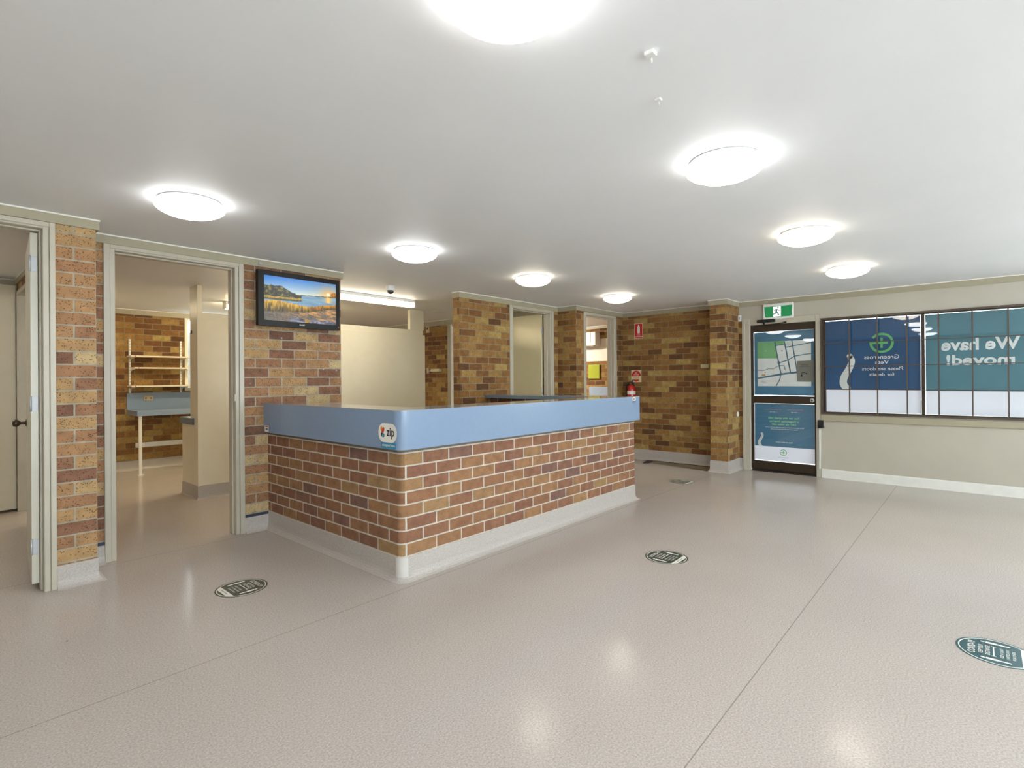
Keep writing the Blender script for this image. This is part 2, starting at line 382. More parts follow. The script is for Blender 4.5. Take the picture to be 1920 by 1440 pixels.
def rrect(cx, cy, w, h, r, n=6):
    P = []
    for (sx, sy, a0) in ((1, 1, 0), (-1, 1, PI/2), (-1, -1, PI), (1, -1, 3*PI/2)):
        for i in range(n+1):
            a = a0+PI/2*i/n; P.append((cx+sx*(w/2-r)+r*math.cos(a), cy+sy*(h/2-r)+r*math.sin(a)))
    return P
def ring(mb, fr, cx, cy, r, wd, a0=0, a1=2*PI, n=40, e0=.0004, e1=.001):
    for i in range(n):
        t0, t1 = a0+(a1-a0)*i/n, a0+(a1-a0)*(i+1)/n
        mb.shape(fr, [(cx+(r-wd)*math.cos(t0), cy+(r-wd)*math.sin(t0)), (cx+r*math.cos(t0), cy+r*math.sin(t0)), (cx+r*math.cos(t1), cy+r*math.sin(t1)), (cx+(r-wd)*math.cos(t1), cy+(r-wd)*math.sin(t1))], e0, e1)

ST = dict(kind='structure')
# ---------------------------------------------------------------- shell: floor, ceiling
MB().box(-2.4, 9.8, -3.9, 10, -.12, 0).build('floor', FLOOR, loc=(0, 0, 0), **ST)
box('ceiling', (-2.4, 9.8, -3.9, 10, CH, CH+.12), CEIL, **ST)
box('ground', (8.22, 40, -30, 30, -.3, -.1), mat('concrete_paving', hexc(170, 166, 158), rough=.8), **ST)

# ---------------------------------------------------------------- walls
def wall(name, boxes, material, u0=0):
    mb = MB(u0=u0)
    for b in boxes: mb.box(*b)
    return mb.build(name, material, **ST)
T = .115
# left wall, front bay with doorway 1 and the brick pier beside it
wall('wall_left', [(.575, .817, YP, YW+T, 0, CH), (-.335, .575, YP, YP+T, 2.385, CH), (-2.3, -.335, YP, YP+T, 0, CH)], BR, .216)
# left wall, bay with doorway 2 and the television
wall('wall_left', [(.817, .955, YW, YW+T, 0, CH), (.955, 1.905, YW, YW+T, 2.375, CH), (1.905, 2.885, YW, YW+T, 0, CH)], BR, .095)
# left wall, bay with doorway 3
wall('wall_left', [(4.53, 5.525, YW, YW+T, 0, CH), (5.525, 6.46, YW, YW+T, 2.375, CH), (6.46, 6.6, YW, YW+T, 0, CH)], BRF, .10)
# left wall, projecting bay with doorway 4
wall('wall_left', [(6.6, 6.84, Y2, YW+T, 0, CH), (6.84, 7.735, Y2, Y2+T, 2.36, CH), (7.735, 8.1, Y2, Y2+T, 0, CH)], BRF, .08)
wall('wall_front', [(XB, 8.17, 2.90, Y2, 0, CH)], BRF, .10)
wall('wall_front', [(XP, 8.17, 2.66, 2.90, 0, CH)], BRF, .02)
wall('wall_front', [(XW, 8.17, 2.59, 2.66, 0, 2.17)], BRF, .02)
wall('wall_front', [(XW, 8.17, 2.59, 2.66, 2.17, CH), (XW, 8.17, 1.60, 2.59, 2.17, CH), (XW, 8.17, -3.8, 1.60, 2.13, CH), (XW, 8.17, -1.62, 1.60, 0, .852), (XW, 8.17, -3.8, -1.61, 0, 2.135)], BEIGE)
wall('wall_back', [(-2.42, -2.3, -3.8, YP+T, 0, .6), (-2.42, -2.3, -3.8, YP+T, 2.2, CH), (-2.42, -2.3, -3.8, -3.7, .6, 2.2), (-2.42, -2.3, -1.7, YP+T, .6, 2.2)], BEIGE)
# right side wall behind the camera, with a wide window
wall('wall_right', [(-2.42, 8.17, -3.92, -3.8, 0, .6), (-2.42, 8.17, -3.92, -3.8, 2.2, CH), (-2.42, -1.6, -3.92, -3.8, .6, 2.2), (2.4, 3.6, -3.92, -3.8, .6, 2.2), (7.2, 8.17, -3.92, -3.8, .6, 2.2)], BEIGE)
# corridor behind doorway 1
wall('wall_corridor', [(.72, .817, YW+T, 6.75, 0, CH), (.72, .817, 6.75, 7.6, 2.31, CH), (.72, .817, 7.6, 7.9, 0, CH)], BR, .1)
wall('wall_corridor', [(-.95, .72, 7.75, 7.9, 0, CH), (-1.07, -.95, YP+T, 7.9, 0, CH)], CREAM)
# rooms behind the reception
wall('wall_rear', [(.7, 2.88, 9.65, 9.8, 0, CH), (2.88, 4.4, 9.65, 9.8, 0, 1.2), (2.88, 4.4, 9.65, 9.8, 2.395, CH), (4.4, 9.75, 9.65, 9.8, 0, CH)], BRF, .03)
wall('wall_rear', [(.7, .82, 7.9, 9.65, 0, CH)], CREAM)
box('wall_neighbour', (1.5, 7, 10.9, 11.0, -.1, 2.25), mat('grey_fence_render', hexc(120, 118, 112), rough=.8), **ST)
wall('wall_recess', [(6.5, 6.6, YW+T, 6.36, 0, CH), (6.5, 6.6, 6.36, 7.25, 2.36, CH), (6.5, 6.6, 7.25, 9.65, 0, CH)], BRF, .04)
# room behind doorway 4
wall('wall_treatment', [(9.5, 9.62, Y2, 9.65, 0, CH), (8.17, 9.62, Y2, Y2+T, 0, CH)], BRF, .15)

# ---------------------------------------------------------------- cornices (trim)
CZ = 2.390
def cornice(path, z0=CZ, name='trim_1'):
    o = MB().sweep(path, [(0, z0), (.018, z0), (.018, CH-.009), (0, CH-.009)]).build(name, TRIM, **ST)
    MB().sweep(path, [(0, CH-.009), (.022, CH-.009), (.022, CH), (0, CH)]).build('bead', EDGE_HILITE, o, loc=o.location)  # white strip paints in the highlight along the cornice top edge
    return o
cornice([(-2.3, YP), (.817, YP), (.817, YW-.022)], name='trim_1')
cornice([(.817, YW), (2.885, YW), (2.885, YW+T)], z0=2.388, name='trim_2')
cornice([(4.53, YW+T), (4.53, YW), (6.6, YW), (6.6, Y2), (XB, Y2), (XB, 2.90)], z0=2.382, name='trim_3')
cornice([(XB, 2.90), (XP, 2.90), (XP, 2.66), (XW, 2.66), (XW, -3.8)], z0=2.382, name='trim_4')
cornice([(6.5, 9.65), (6.5, YW+T)], z0=2.362, name='trim_5')
cornice([(.82, 9.65), (6.5, 9.65)], z0=2.376, name='trim_6')
cornice([(9.5, 9.65), (9.5, Y2+T)], z0=2.392, name='trim_7')
cornice([(-.95, 7.75), (.72, 7.75)], z0=2.40, name='trim_8')
cornice([(.72, 7.74), (.72, YW+T)], z0=2.40, name='trim_9')

# ---------------------------------------------------------------- coved vinyl skirtings
def cove(path, name, top=.158, closed=False):
    pr = [(.0, .0), (.045, .0), (.045, .003), (.03, .008), (.018, .018), (.009, .034), (.006, .055), (.006, top), (.0, top)]
    return MB().sweep(path, pr, smooth=False).build(name, COVE, **ST)
cove([(.605, YP), (.817, YP), (.817, YW)], 'baseboard_left', .150)
cove([(.817, YW), (.928, YW)], 'baseboard_left', .135)
cove([(1.93, YW), (2.14, YW)], 'baseboard_left', .135)
MB().sweep([(.817, YW), (.928, YW)], [(0, .135), (.008, .135), (.008, .158), (0, .158)]).build('trim_10', NAVYSTRIP, **ST)
MB().sweep([(1.93, YW), (2.14, YW)], [(0, .135), (.008, .135), (.008, .158), (0, .158)]).build('trim_11', NAVYSTRIP, **ST)
cove([(2.16, YW), (2.885, YW)], 'baseboard_left')
cove([(4.53, YW+T), (4.53, YW), (4.98, YW)], 'baseboard_left')
cove([(6.6, YW), (6.6, Y2), (6.83, Y2)], 'baseboard_left')
cove([(7.745, Y2), (XB, Y2), (XB, 2.90)], 'baseboard_front', .17)
cove([(XB, 2.905), (XP, 2.905), (XP, 2.66), (XW, 2.66), (XW, 2.612)], 'baseboard_front', .165)
cove([(.82, 9.65), (6.5, 9.65), (6.5, 7.35)], 'baseboard_rear', .155)
MB().sweep([(XW, 1.595), (XW, -3.8)], [(0, 0), (.018, 0), (.018, .105), (.012, .118), (0, .118)]).build('baseboard_front', WSKIRT, **ST)
MB().sweep([(XW, 2.652), (XW, 2.612)], [(0, .165), (.008, .165), (.008, .185), (0, .185)]).build('trim_12', NAVYSTRIP, **ST)

# ---------------------------------------------------------------- door frames and doors
def hinge(parent, x, y, z, ax='x', sgn=1, mat_=CHROME, h=.1):
    mb = MB(); mb.cyl((x, y, z-h/2), .006, h, seg=10)
    if ax == 'x': mb.box(x, x+sgn*.032, y-.002, y+.002, z-h/2, z+h/2)
    else: mb.box(x-.002, x+.002, y, y+sgn*.032, z-h/2, z+h/2)
    return mb.build('hinge', mat_, parent)
def knob(parent, p, n, name='door_knob', material=DARKMET):
    p = Vector(p); n = Vector(n).normalized()
    prof = [(.026, 0), (.026, .004), (.012, .008), (.010, .03), (.014, .036), (.024, .045), (.027, .058), (.024, .072), (.012, .078), (.0, .079)]
    up = Vector((0, 0, 1)); a = n.cross(up).normalized(); mb = MB(); seg = 20; k = len(prof)
    for i in range(seg):
        t = 2*PI*i/seg
        for r, h in prof: mb.v.append(p+n*h+a*math.cos(t)*r+up*math.sin(t)*r)
    for i in range(seg):
        i2 = (i+1) % seg
        for j in range(k-1): mb.face([i*k+j, i2*k+j, i2*k+j+1, i*k+j+1], None, True)
    mb.face([i*k for i in range(seg)][::-1])
    return mb.build(name, material, parent)
def frameY(name, xl, xr, yf, depth, zt, arch=.045, label=None):
    """timber frame in a wall facing -Y; xl..xr is the clear opening, arch the width of the face moulding"""
    r = thing(name, loc=((xl+xr)/2, yf, 0), kind='structure')
    for sx, nm in ((-1, 'jamb'), (1, 'jamb')):
        x = xl if sx < 0 else xr
        mb = MB()
        a, b = sorted((x, x+sx*.032)); mb.box(a, b, yf-.004, yf+depth, 0, zt+.03)
        a, b = sorted((x+sx*.032, x+sx*(.032+arch))); mb.box(a, b, yf-.014, yf, 0, zt+.045)      # architrave
        a, b = sorted((x-sx*.012, x)); mb.box(a, b, yf+.05, yf+depth-.01, 0, zt+.012)             # door stop
        mb.build(nm, FRAME, r, bevel=.003, seg=1)
    mb = MB(); mb.box(xl, xr, yf-.004, yf+depth, zt, zt+.03); mb.box(xl+.012, xr-.012, yf+.05, yf+depth-.01, zt-.012, zt)
    mb.box(xl-.032, xr+.032, yf-.014, yf-.0045, zt+.012, zt+.044)
    mb.build('head', FRAME, r, bevel=.003, seg=1)
    return r
d1 = frameY('door_1', -.30, .543, YP, T+.015, 2.345, .03)
d2 = frameY('door_2', .999, 1.858, YW, T+.015, 2.345, .04)
d3 = frameY('door_3', 5.552, 6.405, YW, T+.015, 2.345, .045)
d4 = frameY('door_4', 6.872, 7.695, Y2, T+.015, 2.335, .04)
# strike plate on the right jamb of doorway 2
box('strike_plate', (1.845, 1.875, YW-.0165, YW-.010, 1.175, 1.235), FRAME, d2, .002)

def leaf(name, hx, hy, ang, wd, z0, z1, th, material, label, cat, hinges, hmat=CHROME, knob_z=1.03, side=1, flip=1, knobs=(1, -1)):
    """door leaf hinged at (hx, hy), pointing along ang"""
    r = thing(name, label, cat, (hx, hy, 0), rot=ang)
    mb = MB(); y0, y1 = (0, th) if side > 0 else (-th, 0)
    mb.box(.004, wd, y0, y1, z0, z1)
    lf = mb.build('door_panel', material, r, bevel=.002, seg=1, loc=(0, 0, 0))
    for z in hinges:
        m2 = MB(); m2.cyl((-.004, y0 if flip < 0 else y1, z-.05), .0065, .1, seg=10)
        m2.box(0, .0035, y0+.004, y1-.004, z-.05, z+.05)
        m2.build('hinge', hmat, r, loc=(0, 0, 0))
    for sg, yy in ((1, y1), (-1, y0)):
        if sg not in knobs: continue
        k = knob(r, (0, 0, 0), (0, sg, 0))
        for v in k.data.vertices: v.co = v.co + Vector(world_loc(r)) + Vector((wd-.065, yy, knob_z))
    return r
leaf('door_leaf', .528, YP+.075, PI/2-.075, .82, .045, 2.325, .038, DOORP, 'cream flush door standing open edge-on in the leftmost doorway, steel hinges on its edge', 'door', (2.125, 1.214, .286), knob_z=1.05, side=1)
leaf('door_leaf', .70, 7.60, PI+.30, .83, .03, 2.375, .036, CREAM, 'white flush door swung back against the end of the corridor behind the leftmost doorway', 'door', (2.16, 1.25, .30), knob_z=1.03, side=-1)
leaf('door_leaf', 6.372, YW+T+.028, PI/2-.01, .80, .02, 2.345, .036, mat('cream_door_gloss', hexc(205, 196, 160), rough=.22, noise=.02), 'glossy cream flush door standing open inside the doorway behind the counter', 'door', (2.10, 1.15, .3), side=-1, knobs=(1,))
# frame in the right wall of the corridor where the far door hangs
r = thing('door_7', loc=(.72, 7.2, 0), kind='structure')
MB().box(.70, .817, 7.56, 7.60, 0, 2.31).build('jamb', FRAME, r, .003, 1)
MB().box(.70, .817, 6.75, 6.79, 0, 2.31).build('jamb', FRAME, r, .003, 1)
MB().box(.70, .817, 6.79, 7.56, 2.27, 2.31).build('head', FRAME, r, .003, 1)
# door frame and closed leaf in the recess wall
r = thing('door_6', loc=(6.5, 6.8, 0), kind='structure')
for ya, yb in ((7.215, 7.25), (6.36, 6.395)): MB().box(6.485, 6.60, ya, yb, 0, 2.36).build('jamb', WHITE, r, .004, 1)
MB().box(6.485, 6.497, 7.25, 7.335, 0, 2.375).build('architrave', TRIM, r, .003, 1)
MB().box(6.485, 6.497, 6.27, 6.36, 0, 2.375).build('architrave', TRIM, r, .003, 1)
MB().box(6.485, 6.60, 6.395, 7.215, 2.325, 2.36).build('head', FRAME, r, .003, 1)
MB().box(6.55, 6.586, 6.40, 7.195, .02, 2.32).build('door_panel', CREAM, r, .002, 1)
for z in (2.1, 1.15, .3): hinge(r, 6.545, 7.205, z, 'y', -1)

# ---------------------------------------------------------------- glazed entry door (door_5)
r = thing('door_5', loc=(XW, 2.1, 0), kind='structure')
MB().box(XW-.016, XW+.12, 2.50, 2.606, 0, 2.19).build('jamb', FRAME, r, .004, 1)
MB().box(XW-.016, XW+.12, 1.60, 1.657, 0, 2.19).build('jamb', FRAME, r, .004, 1)
MB().box(XW-.016, XW+.12, 1.657, 2.50, 2.10, 2.19).build('head', FRAME, r, .004, 1)
MB().box(XW-.022, XW-.0165, 2.565, 2.606, 0, 2.19).build('bead', FRAME, r, .002, 1)
dr = thing('entry_door', 'bronze aluminium glazed entry door with a lock rail, below the exit sign', 'door', (XW+.05, 2.08, 0))
xa, xb = XW+.022, XW+.066
MB().box(xa, xb, 2.462, 2.4995, .03, 2.0995).build('stile', BRONZE, dr, .003, 1)
MB().box(xa, xb, 1.6575, 1.682, .03, 2.0995).build('stile', BRONZE, dr, .003, 1)
MB().box(xa, xb, 1.682, 2.462, 2.0, 2.0995).build('rail', BRONZE, dr, .003, 1)
MB().box(xa, xb, 1.682, 2.462, .975, 1.085).build('rail', BRONZE, dr, .003, 1)
MB().box(xa, xb, 1.682, 2.462, .03, .152).build('rail', BRONZE, dr, .003, 1)
MB().box(XW+.040, XW+.046, 1.682, 2.462, 1.085, 2.0).build('glass_pane', GLASS, dr)
MB().box(XW+.040, XW+.046, 1.682, 2.462, .152, .975).build('glass_pane', GLASS, dr)
lk = MB().lathe([(.028, 0), (.028, -.006), (.022, -.012), (.0, -.012)], (xa, 1.708, 1.03), 24, 'x').build('lock', CHROME, dr)
MB().lathe([(.011, -.012), (.011, -.02), (0, -.02)], (xa, 1.708, 1.03), 16, 'x').build('lock_cylinder', DARKMET, lk)
MB().box(xa-.004, xa+.02, 1.66, 2.49, .012, .03).build('draught_strip', BLACK, dr)
MB().box(XW+.0, XW+.12, 1.66, 2.497, 0, .012).build('threshold', BRONZE, r)
# door closer
cl = thing('door_closer', 'dark hydraulic door closer mounted over the glazed entry door', 'door closer', (XW-.03, 2.27, 2.13))
MB().box(XW-.06, XW-.0175, 2.15, 2.39, 2.125, 2.17).build('body', BLACK, cl, .008, 3)
MB().cyl((XW-.040, 2.30, 2.09), .014, .045, seg=16).build('spindle', BLACK, cl)
MB().tube([(XW-.04, 2.30, 2.095), (XW-.075, 2.16, 2.092), (XW-.01, 2.03, 2.112)], .008).build('arm', BRONZE, cl)
MB().box(XW-.03, XW-.0165, 2.01, 2.05, 2.10, 2.125).build('arm_bracket', BRONZE, cl, .003)

# ---------------------------------------------------------------- printed films
def fc(Y0, Z0, W, H):
    """local frame of a film: s from its left edge as seen from inside, t down from its top"""
    f = frame((XW+.0385, Y0, Z0), (0, -1, 0), (0, 0, 1))
    def g(s_, t_, e=0): return f(s_*W, -t_*H, e)
    return f, g
BAND = film('white_film_band', hexc(236, 234, 240), .2)
# upper door film with street map
FX = XW+.049
def wfilm(label, Y0, Y1, Z0, Z1, base, x=FX):
    t = thing('window_film', label, 'window film', (x, (Y0+Y1)/2, Z0), group='printed window films')
    fr = frame((x, Y0, Z1), (0, -1, 0), (0, 0, 1))          # a to the right seen from inside, b up; normal to the room
    return t, fr
t, fr = wfilm('teal film with a white street map on the upper glass of the entry door', 2.462, 1.676, 1.09, 1.998, F_BLUE)
W, H = .778, .90
MB().shape(fr, [(.003, -.001), (W-.003, .001), (W-.003, -H-.008), (.003, -H-.006)], 0, .0005).build('film_sheet', F_BLUE, t)
S = lambda s_, t_: (s_*W, -t_*H)
MB().shape(fr, [S(.06, .155), S(.95, .156), S(.95, .865), S(.06, .864)], .0006, .0009).build('map_panel', W_INK, t)
mb = MB(); mb.shape(fr, [S(.06, .157), S(.357, .157), S(.403, .424), S(.06, .417)], .001, .0013); mb.shape(fr, [S(.369, .157), S(.515, .157), S(.507, .203), S(.382, .219)], .001, .0013)
mb.build('park_area', M_INK, t)
mb = MB(); k = .0015
roads = [([(0.361, 0.158), (0.394, 0.348), (0.424, 0.493), (0.444, 0.589), (0.463, 0.673)], .016), ([(0.52, 0.159), (0.62, 0.658)], .016), ([(0.645, 0.156), (0.728, 0.647)], .014),
 ([(0.373, 0.225), (0.515, 0.208)], .012), ([(0.545, 0.256), (0.653, 0.24), (0.95, 0.199)], .012), ([(0.428, 0.497), (0.57, 0.459), (0.628, 0.429), (0.691, 0.396), (0.95, 0.364)], .013),
 ([(0.06, 0.737), (0.486, 0.673), (0.724, 0.647), (0.95, 0.621)], .024), (catmull([(0.06, 0.606), (0.16, 0.613), (0.252, 0.587), (0.327, 0.59), (0.403, 0.553), (0.486, 0.538), (0.518, 0.554), (0.532, 0.614)], 4), .008), ([(0.457, 0.677), (0.44, 0.757), (0.378, 0.863)], .013)]
for pts, wd in roads: add_ribbon(mb, fr, [S(*p) for p in pts], wd, .0015, .0018)
ring(mb, fr, .428*W, -.493*H, .02, .009, e0=.0015, e1=.002)
mb.build('roads', F_BLUE, t)
mb = MB(); ring(mb, fr, .582*W, -.185*H, .011, .004, 0, 5.4, 20, .0015, .002); mb.build('vet_marker', G_INK, t)
text('lettering', 'Greencross\nVets', fr, .582*W, -.223*H, .02, G_INK, t, mirror=True, bold=.01, e0=.0016)
mb = MB(); mb.shape(fr, ellipse(.194*W, -.64*H, .008, .008, 16), .0015, .002); mb.shape(fr, rrect(.165*W, -.685*H, .05, .018, .006), .0015, .002); mb.build('place_marker', F_ORANGE, t)
text('lettering', 'park', fr, .235*W, -.675*H, .014, G_INK, t, mirror=True, bold=.01, e0=.0016)
text('lettering', 'THE\nHOSPITAL', fr, .16*W, -.79*H, .03, F_DARK, t, wid=.07, mirror=True, e0=.0016)
text('lettering', 'Park', fr, .2*W, -.30*H, .012, W_INK, t, mirror=True, e0=.0016)
text('lettering', 'MAIN RD', fr, .59*W, -.66*H, .009, W_INK, t, mirror=True, e0=.0022)
MB().shape(fr, rrect(.482*W, -.31*H, .022, .008, .003), .0015, .002).build('school_marker', F_DARK, t)
# notice taped to the upper glass (inside face)
nt_ = thing('paper_notice', 'grey paper notice with faint printing on the right side of the door map', 'notice', (XW+.0485, 1.78, 1.28))
fn = frame((XW+.0392, 2.462, 1.998), (0, -1, 0), (0, 0, 1))
MB().shape(fn, [S(.728, .476), S(.995, .471), S(.987, .795), S(.724, .792)], 0, .0005).build('sheet', F_GREY, nt_)
text('lettering', 'PLEASE RING THE BELL\nFOR ASSISTANCE AFTER HOURS', fn, .85*W, -.55*H, .035, F_DARK, nt_, wid=.12, e0=.0006)
mb = MB(); ring(mb, fn, .83*W, -.68*H, .03, .008, .3, 2.9, 14, .0007, .0012); mb.shape(fn, ellipse(.80*W, -.70*H, .012, .016, 12), .0007, .0012); mb.shape(fn, ellipse(.88*W, -.67*H, .008, .012, 12), .0007, .0012); mb.build('emblem', F_DARK, nt_)
# lower door film
t, fr = wfilm('teal film with lines of text and white tail on the entry door lower glass', 2.462, 1.676, .155, .972, F_BLUE)
W2, H2 = .778, .806
S2 = lambda s_, t_: (s_*W2, -t_*H2-.008)
MB().shape(fr, [S2(.004, -.011), S2(.996, -.009), S2(.996, .747), S2(.004, .75)], 0, .0005).build('film_sheet', F_BLUE, t)
MB().shape(fr, [S2(.004, .75), S2(.996, .747), S2(.996, 1), S2(.004, 1)], 0, .0006).build('white_band', BAND, t)
mb = MB(); tail = catmull([S2(*p) for p in [(0.125, 0.526), (0.136, 0.567), (0.109, 0.619), (0.083, 0.672), (0.087, 0.722), (0.121, 0.765)]], 5)
add_ribbon(mb, fr, tail, [.03]*10+[.036]*(len(tail)-10), .0007, .0012); mb.shape(fr, ellipse(*tail[0], .016, .016, 16), .0007, .0012); mb.build('tail_graphic', W_INK, t)
text('lettering', '24/7 Greencross Bundaberg', fr, .323*W2, -.094*H2-.008, .017, R_INK, t, wid=.222, mirror=True, bold=.02)
text('lettering', '24/7 Greencross Bargara', fr, .685*W2, -.092*H2-.008, .017, R_INK, t, wid=.20, mirror=True, bold=.02)
text('lettering', '4152 1234', fr, .315*W2, -.136*H2-.008, .014, W_INK, t, wid=.075, mirror=True, bold=.02)
text('lettering', '4159 1234', fr, .675*W2, -.137*H2-.008, .014, W_INK, t, wid=.078, mirror=True, bold=.02)
for cx in (.381, .746):
    mb = MB(); add_ribbon(mb, fr, [((cx-.012)*W2, -.142*H2-.012), ((cx+.002)*W2, -.148*H2-.008), ((cx+.012)*W2, -.128*H2-.008)], .004, .0007, .0012); mb.build('phone_symbol', R_INK, t)
text('lettering', 'You can also speak with', fr, .502*W2, -.244*H2-.008, .036, DG_INK, t, wid=.41, mirror=True, bold=.03)
text('lettering', 'a Greencross WebVet', fr, .502*W2, -.297*H2-.008, .030, DG_INK, t, wid=.375, mirror=True, bold=.03)
text('lettering', '24/7 via video call!', fr, .502*W2, -.350*H2-.008, .030, DG_INK, t, wid=.315, mirror=True, bold=.03)
text('lettering', 'Bring peace of mind from the comfort of your home', fr, .506*W2, -.407*H2-.008, .018, W_INK, t, wid=.50, mirror=True, bold=.02)
text('lettering', 'From the friendly Greencross team', fr, .502*W2, -.440*H2-.008, .018, W_INK, t, wid=.35, mirror=True, bold=.02)
text('lettering', 'Scan to learn more', fr, .502*W2, -.662*H2-.008, .018, W_INK, t, wid=.215, mirror=True, bold=.02)
def glogo(parent, fr, cx, cy, r_, material, wd=.22):
    """ring opening into a cross, seen from behind"""
    mb = MB(); ring(mb, fr, cx, cy, r_, r_*wd, math.radians(-178), math.radians(145), 44, .0008, .0013)
    a = r_*wd*.46
    mb.shape(fr, [(cx-r_, cy-a), (cx+r_*.52, cy-a), (cx+r_*.52, cy+a), (cx-r_, cy+a)], .0008, .0014)
    mb.shape(fr, [(cx-a, cy-r_*.5), (cx+a, cy-r_*.5), (cx+a, cy-a), (cx-a, cy-a)], .0008, .0014); mb.shape(fr, [(cx-a, cy+a), (cx+a, cy+a), (cx+a, cy+r_*.5), (cx-a, cy+r_*.5)], .0008, .0014)
    return mb.build('logo', material, parent)
glogo(t, fr, .489*W2, -.843*H2-.008, .045, G_INK)
text('lettering', 'Greencross', fr, .489*W2, -.929*H2-.008, .014, F_BLUE, t, wid=.13, mirror=True)
text('lettering', 'Vets', fr, .489*W2, -.962*H2-.008, .013, F_BLUE, t, mirror=True)

# ---------------------------------------------------------------- window wall: window_1
r = thing('window_1', loc=(XW, 0, .85), kind='structure')
fx0, fx1 = XW-.012, XW+.075
mb = MB(); mb.box(fx0, fx1, -1.617, 1.597, .85, .885); mb.box(fx0, fx1, -1.617, 1.597, 2.095, 2.132); mb.box(fx0, fx1, 1.567, 1.597, .885, 2.095); mb.box(fx0, fx1, -1.617, -1.587, .885, 2.095)
mb.build('window_frame', BRONZE, r, .003, 1)
for y in (.515, -.545): MB().box(XW+.02, fx1, y-.018, y+.018, .885, 2.095).build('mullion', BRONZE, r, .003, 1)
for a, b in ((.533, 1.567), (-.527, .497), (-1.587, -.563)): MB().box(XW+.046, XW+.052, a, b, .885, 2.095).build('glass_pane', GLASS, r)
MB().box(XW+.02, XW+.06, 1.545, 1.567, .885, 2.095).build('sash_stile', BRONZE, r, .002, 1)
MB().box(XW-.022, XW, -1.65, 1.60, .757, .838).build('trim_13', TRIM, **ST, bevel=.006)
# security grille in front of the glass
g = thing('security_grille', 'brown welded steel security grille fixed over the wide front window', 'grille', (XW-.03, 0, .86))
gx = XW-.028
mb = MB(); mb.box(gx-.006, gx+.010, -1.60, 1.592, .853, .872); mb.box(gx-.006, gx+.010, -1.60, 1.592, 2.108, 2.127); mb.box(gx-.006, gx+.010, 1.576, 1.592, .872, 2.108); mb.box(gx-.006, gx+.010, -1.60, -1.584, .872, 2.108)
mb.build('grille_frame', GRILLE, g)
for i in range(10):
    y = 1.267-.3007*i
    if y < -1.55: break
    MB().box(gx-.007, gx+.007, y-.007, y+.007, .872, 2.108).build('vertical_bar', GRILLE, g)
for z in (1.79, 1.486, 1.182): MB().box(gx+.007, gx+.013, -1.584, 1.576, z-.005, z+.005).build('horizontal_bar', GRILLE, g)
# window film with logo
WX = XW+.054
t, fr = wfilm('navy film with green logo and white tail on the window pane beside the door', 1.531, .545, .89, 2.062, F_NAVY, WX)
W3, ZT = .986, 2.062
def Q(y, z): return (1.531-y, z-ZT)
MB().shape(fr, [(-.024, .026), (W3+.008, .028), (W3+.008, 1.179-ZT), (-.024, 1.181-ZT)], -.0006, 0).build('film_sheet', F_NAVY, t)
MB().shape(fr, [(-.024, 1.181-ZT), (W3+.008, 1.179-ZT), (W3+.008, .887-ZT), (-.024, .886-ZT)], -.0006, 0.0001).build('white_band', BAND, t)
tail = catmull([Q(1.275, 1.615), Q(1.252, 1.55), Q(1.285, 1.45), Q(1.335, 1.35), Q(1.348, 1.26), Q(1.30, 1.176)], 6)
mb = MB(); add_ribbon(mb, fr, tail, [.064+.02*min(1, i/18) for i in range(len(tail))], .0004, .0009); mb.shape(fr, ellipse(*tail[0], .034, .034, 20), .0004, .0009); mb.build('tail_graphic', W_INK, t)
glogo(t, fr, *Q(.930, 1.773), .127, G_INK)
text('lettering', 'Greencross', fr, *Q(.933, 1.597), .052, W_INK, t, wid=.366, mirror=True, bold=.008)
text('lettering', 'Vets', fr, *Q(.928, 1.530), .047, W_INK, t, wid=.145, mirror=True, bold=.008)
text('lettering', 'Please see doors', fr, *Q(.927, 1.448), .044, W_INK, t, wid=.426, mirror=True, bold=.008)
text('lettering', 'for details', fr, *Q(.931, 1.375), .040, W_INK, t, wid=.26, mirror=True, bold=.008)
t, fr = wfilm('teal window film reading We have moved in large white letters', .487, -.525, .89, 2.074, F_TEAL, WX)
def Q(y, z): return (.487-y, z-2.074)
MB().shape(fr, [(-.006, .017), (1.012, .017), (1.012, 1.168-2.074), (-.006, 1.17-2.074)], -.0006, 0).build('film_sheet', F_TEAL, t)
MB().shape(fr, [(-.006, 1.17-2.074), (1.012, 1.168-2.074), (1.012, .886-2.074), (-.006, .887-2.074)], -.0006, 0.0001).build('white_band', BAND, t)
text('lettering', 'We have', fr, *Q(.003, 1.716), .142, W_INK, t, wid=.68, mirror=True, bold=.03)
text('lettering', 'moved!', fr, *Q(.003, 1.535), .125, W_INK, t, wid=.59, mirror=True, bold=.03)
# windows in the right-hand wall behind the camera
for i, (a, b) in enumerate(((-1.6, 2.4), (3.6, 7.2))):
    r = thing('window_%d' % (i+2), loc=((a+b)/2, -3.85, .6), kind='structure')
    mb = MB(); mb.box(a, b, -3.9, -3.82, .6, .64); mb.box(a, b, -3.9, -3.82, 2.16, 2.2); mb.box(a, a+.04, -3.9, -3.82, .64, 2.16); mb.box(b-.04, b, -3.9, -3.82, .64, 2.16); mb.build('window_frame', BRONZE, r)
    MB().box((a+b)/2-.02, (a+b)/2+.02, -3.9, -3.82, .64, 2.16).build('mullion', BRONZE, r)
    MB().box(a+.04, b-.04, -3.863, -3.857, .64, 2.16).build('glass_pane', GLASS, r)

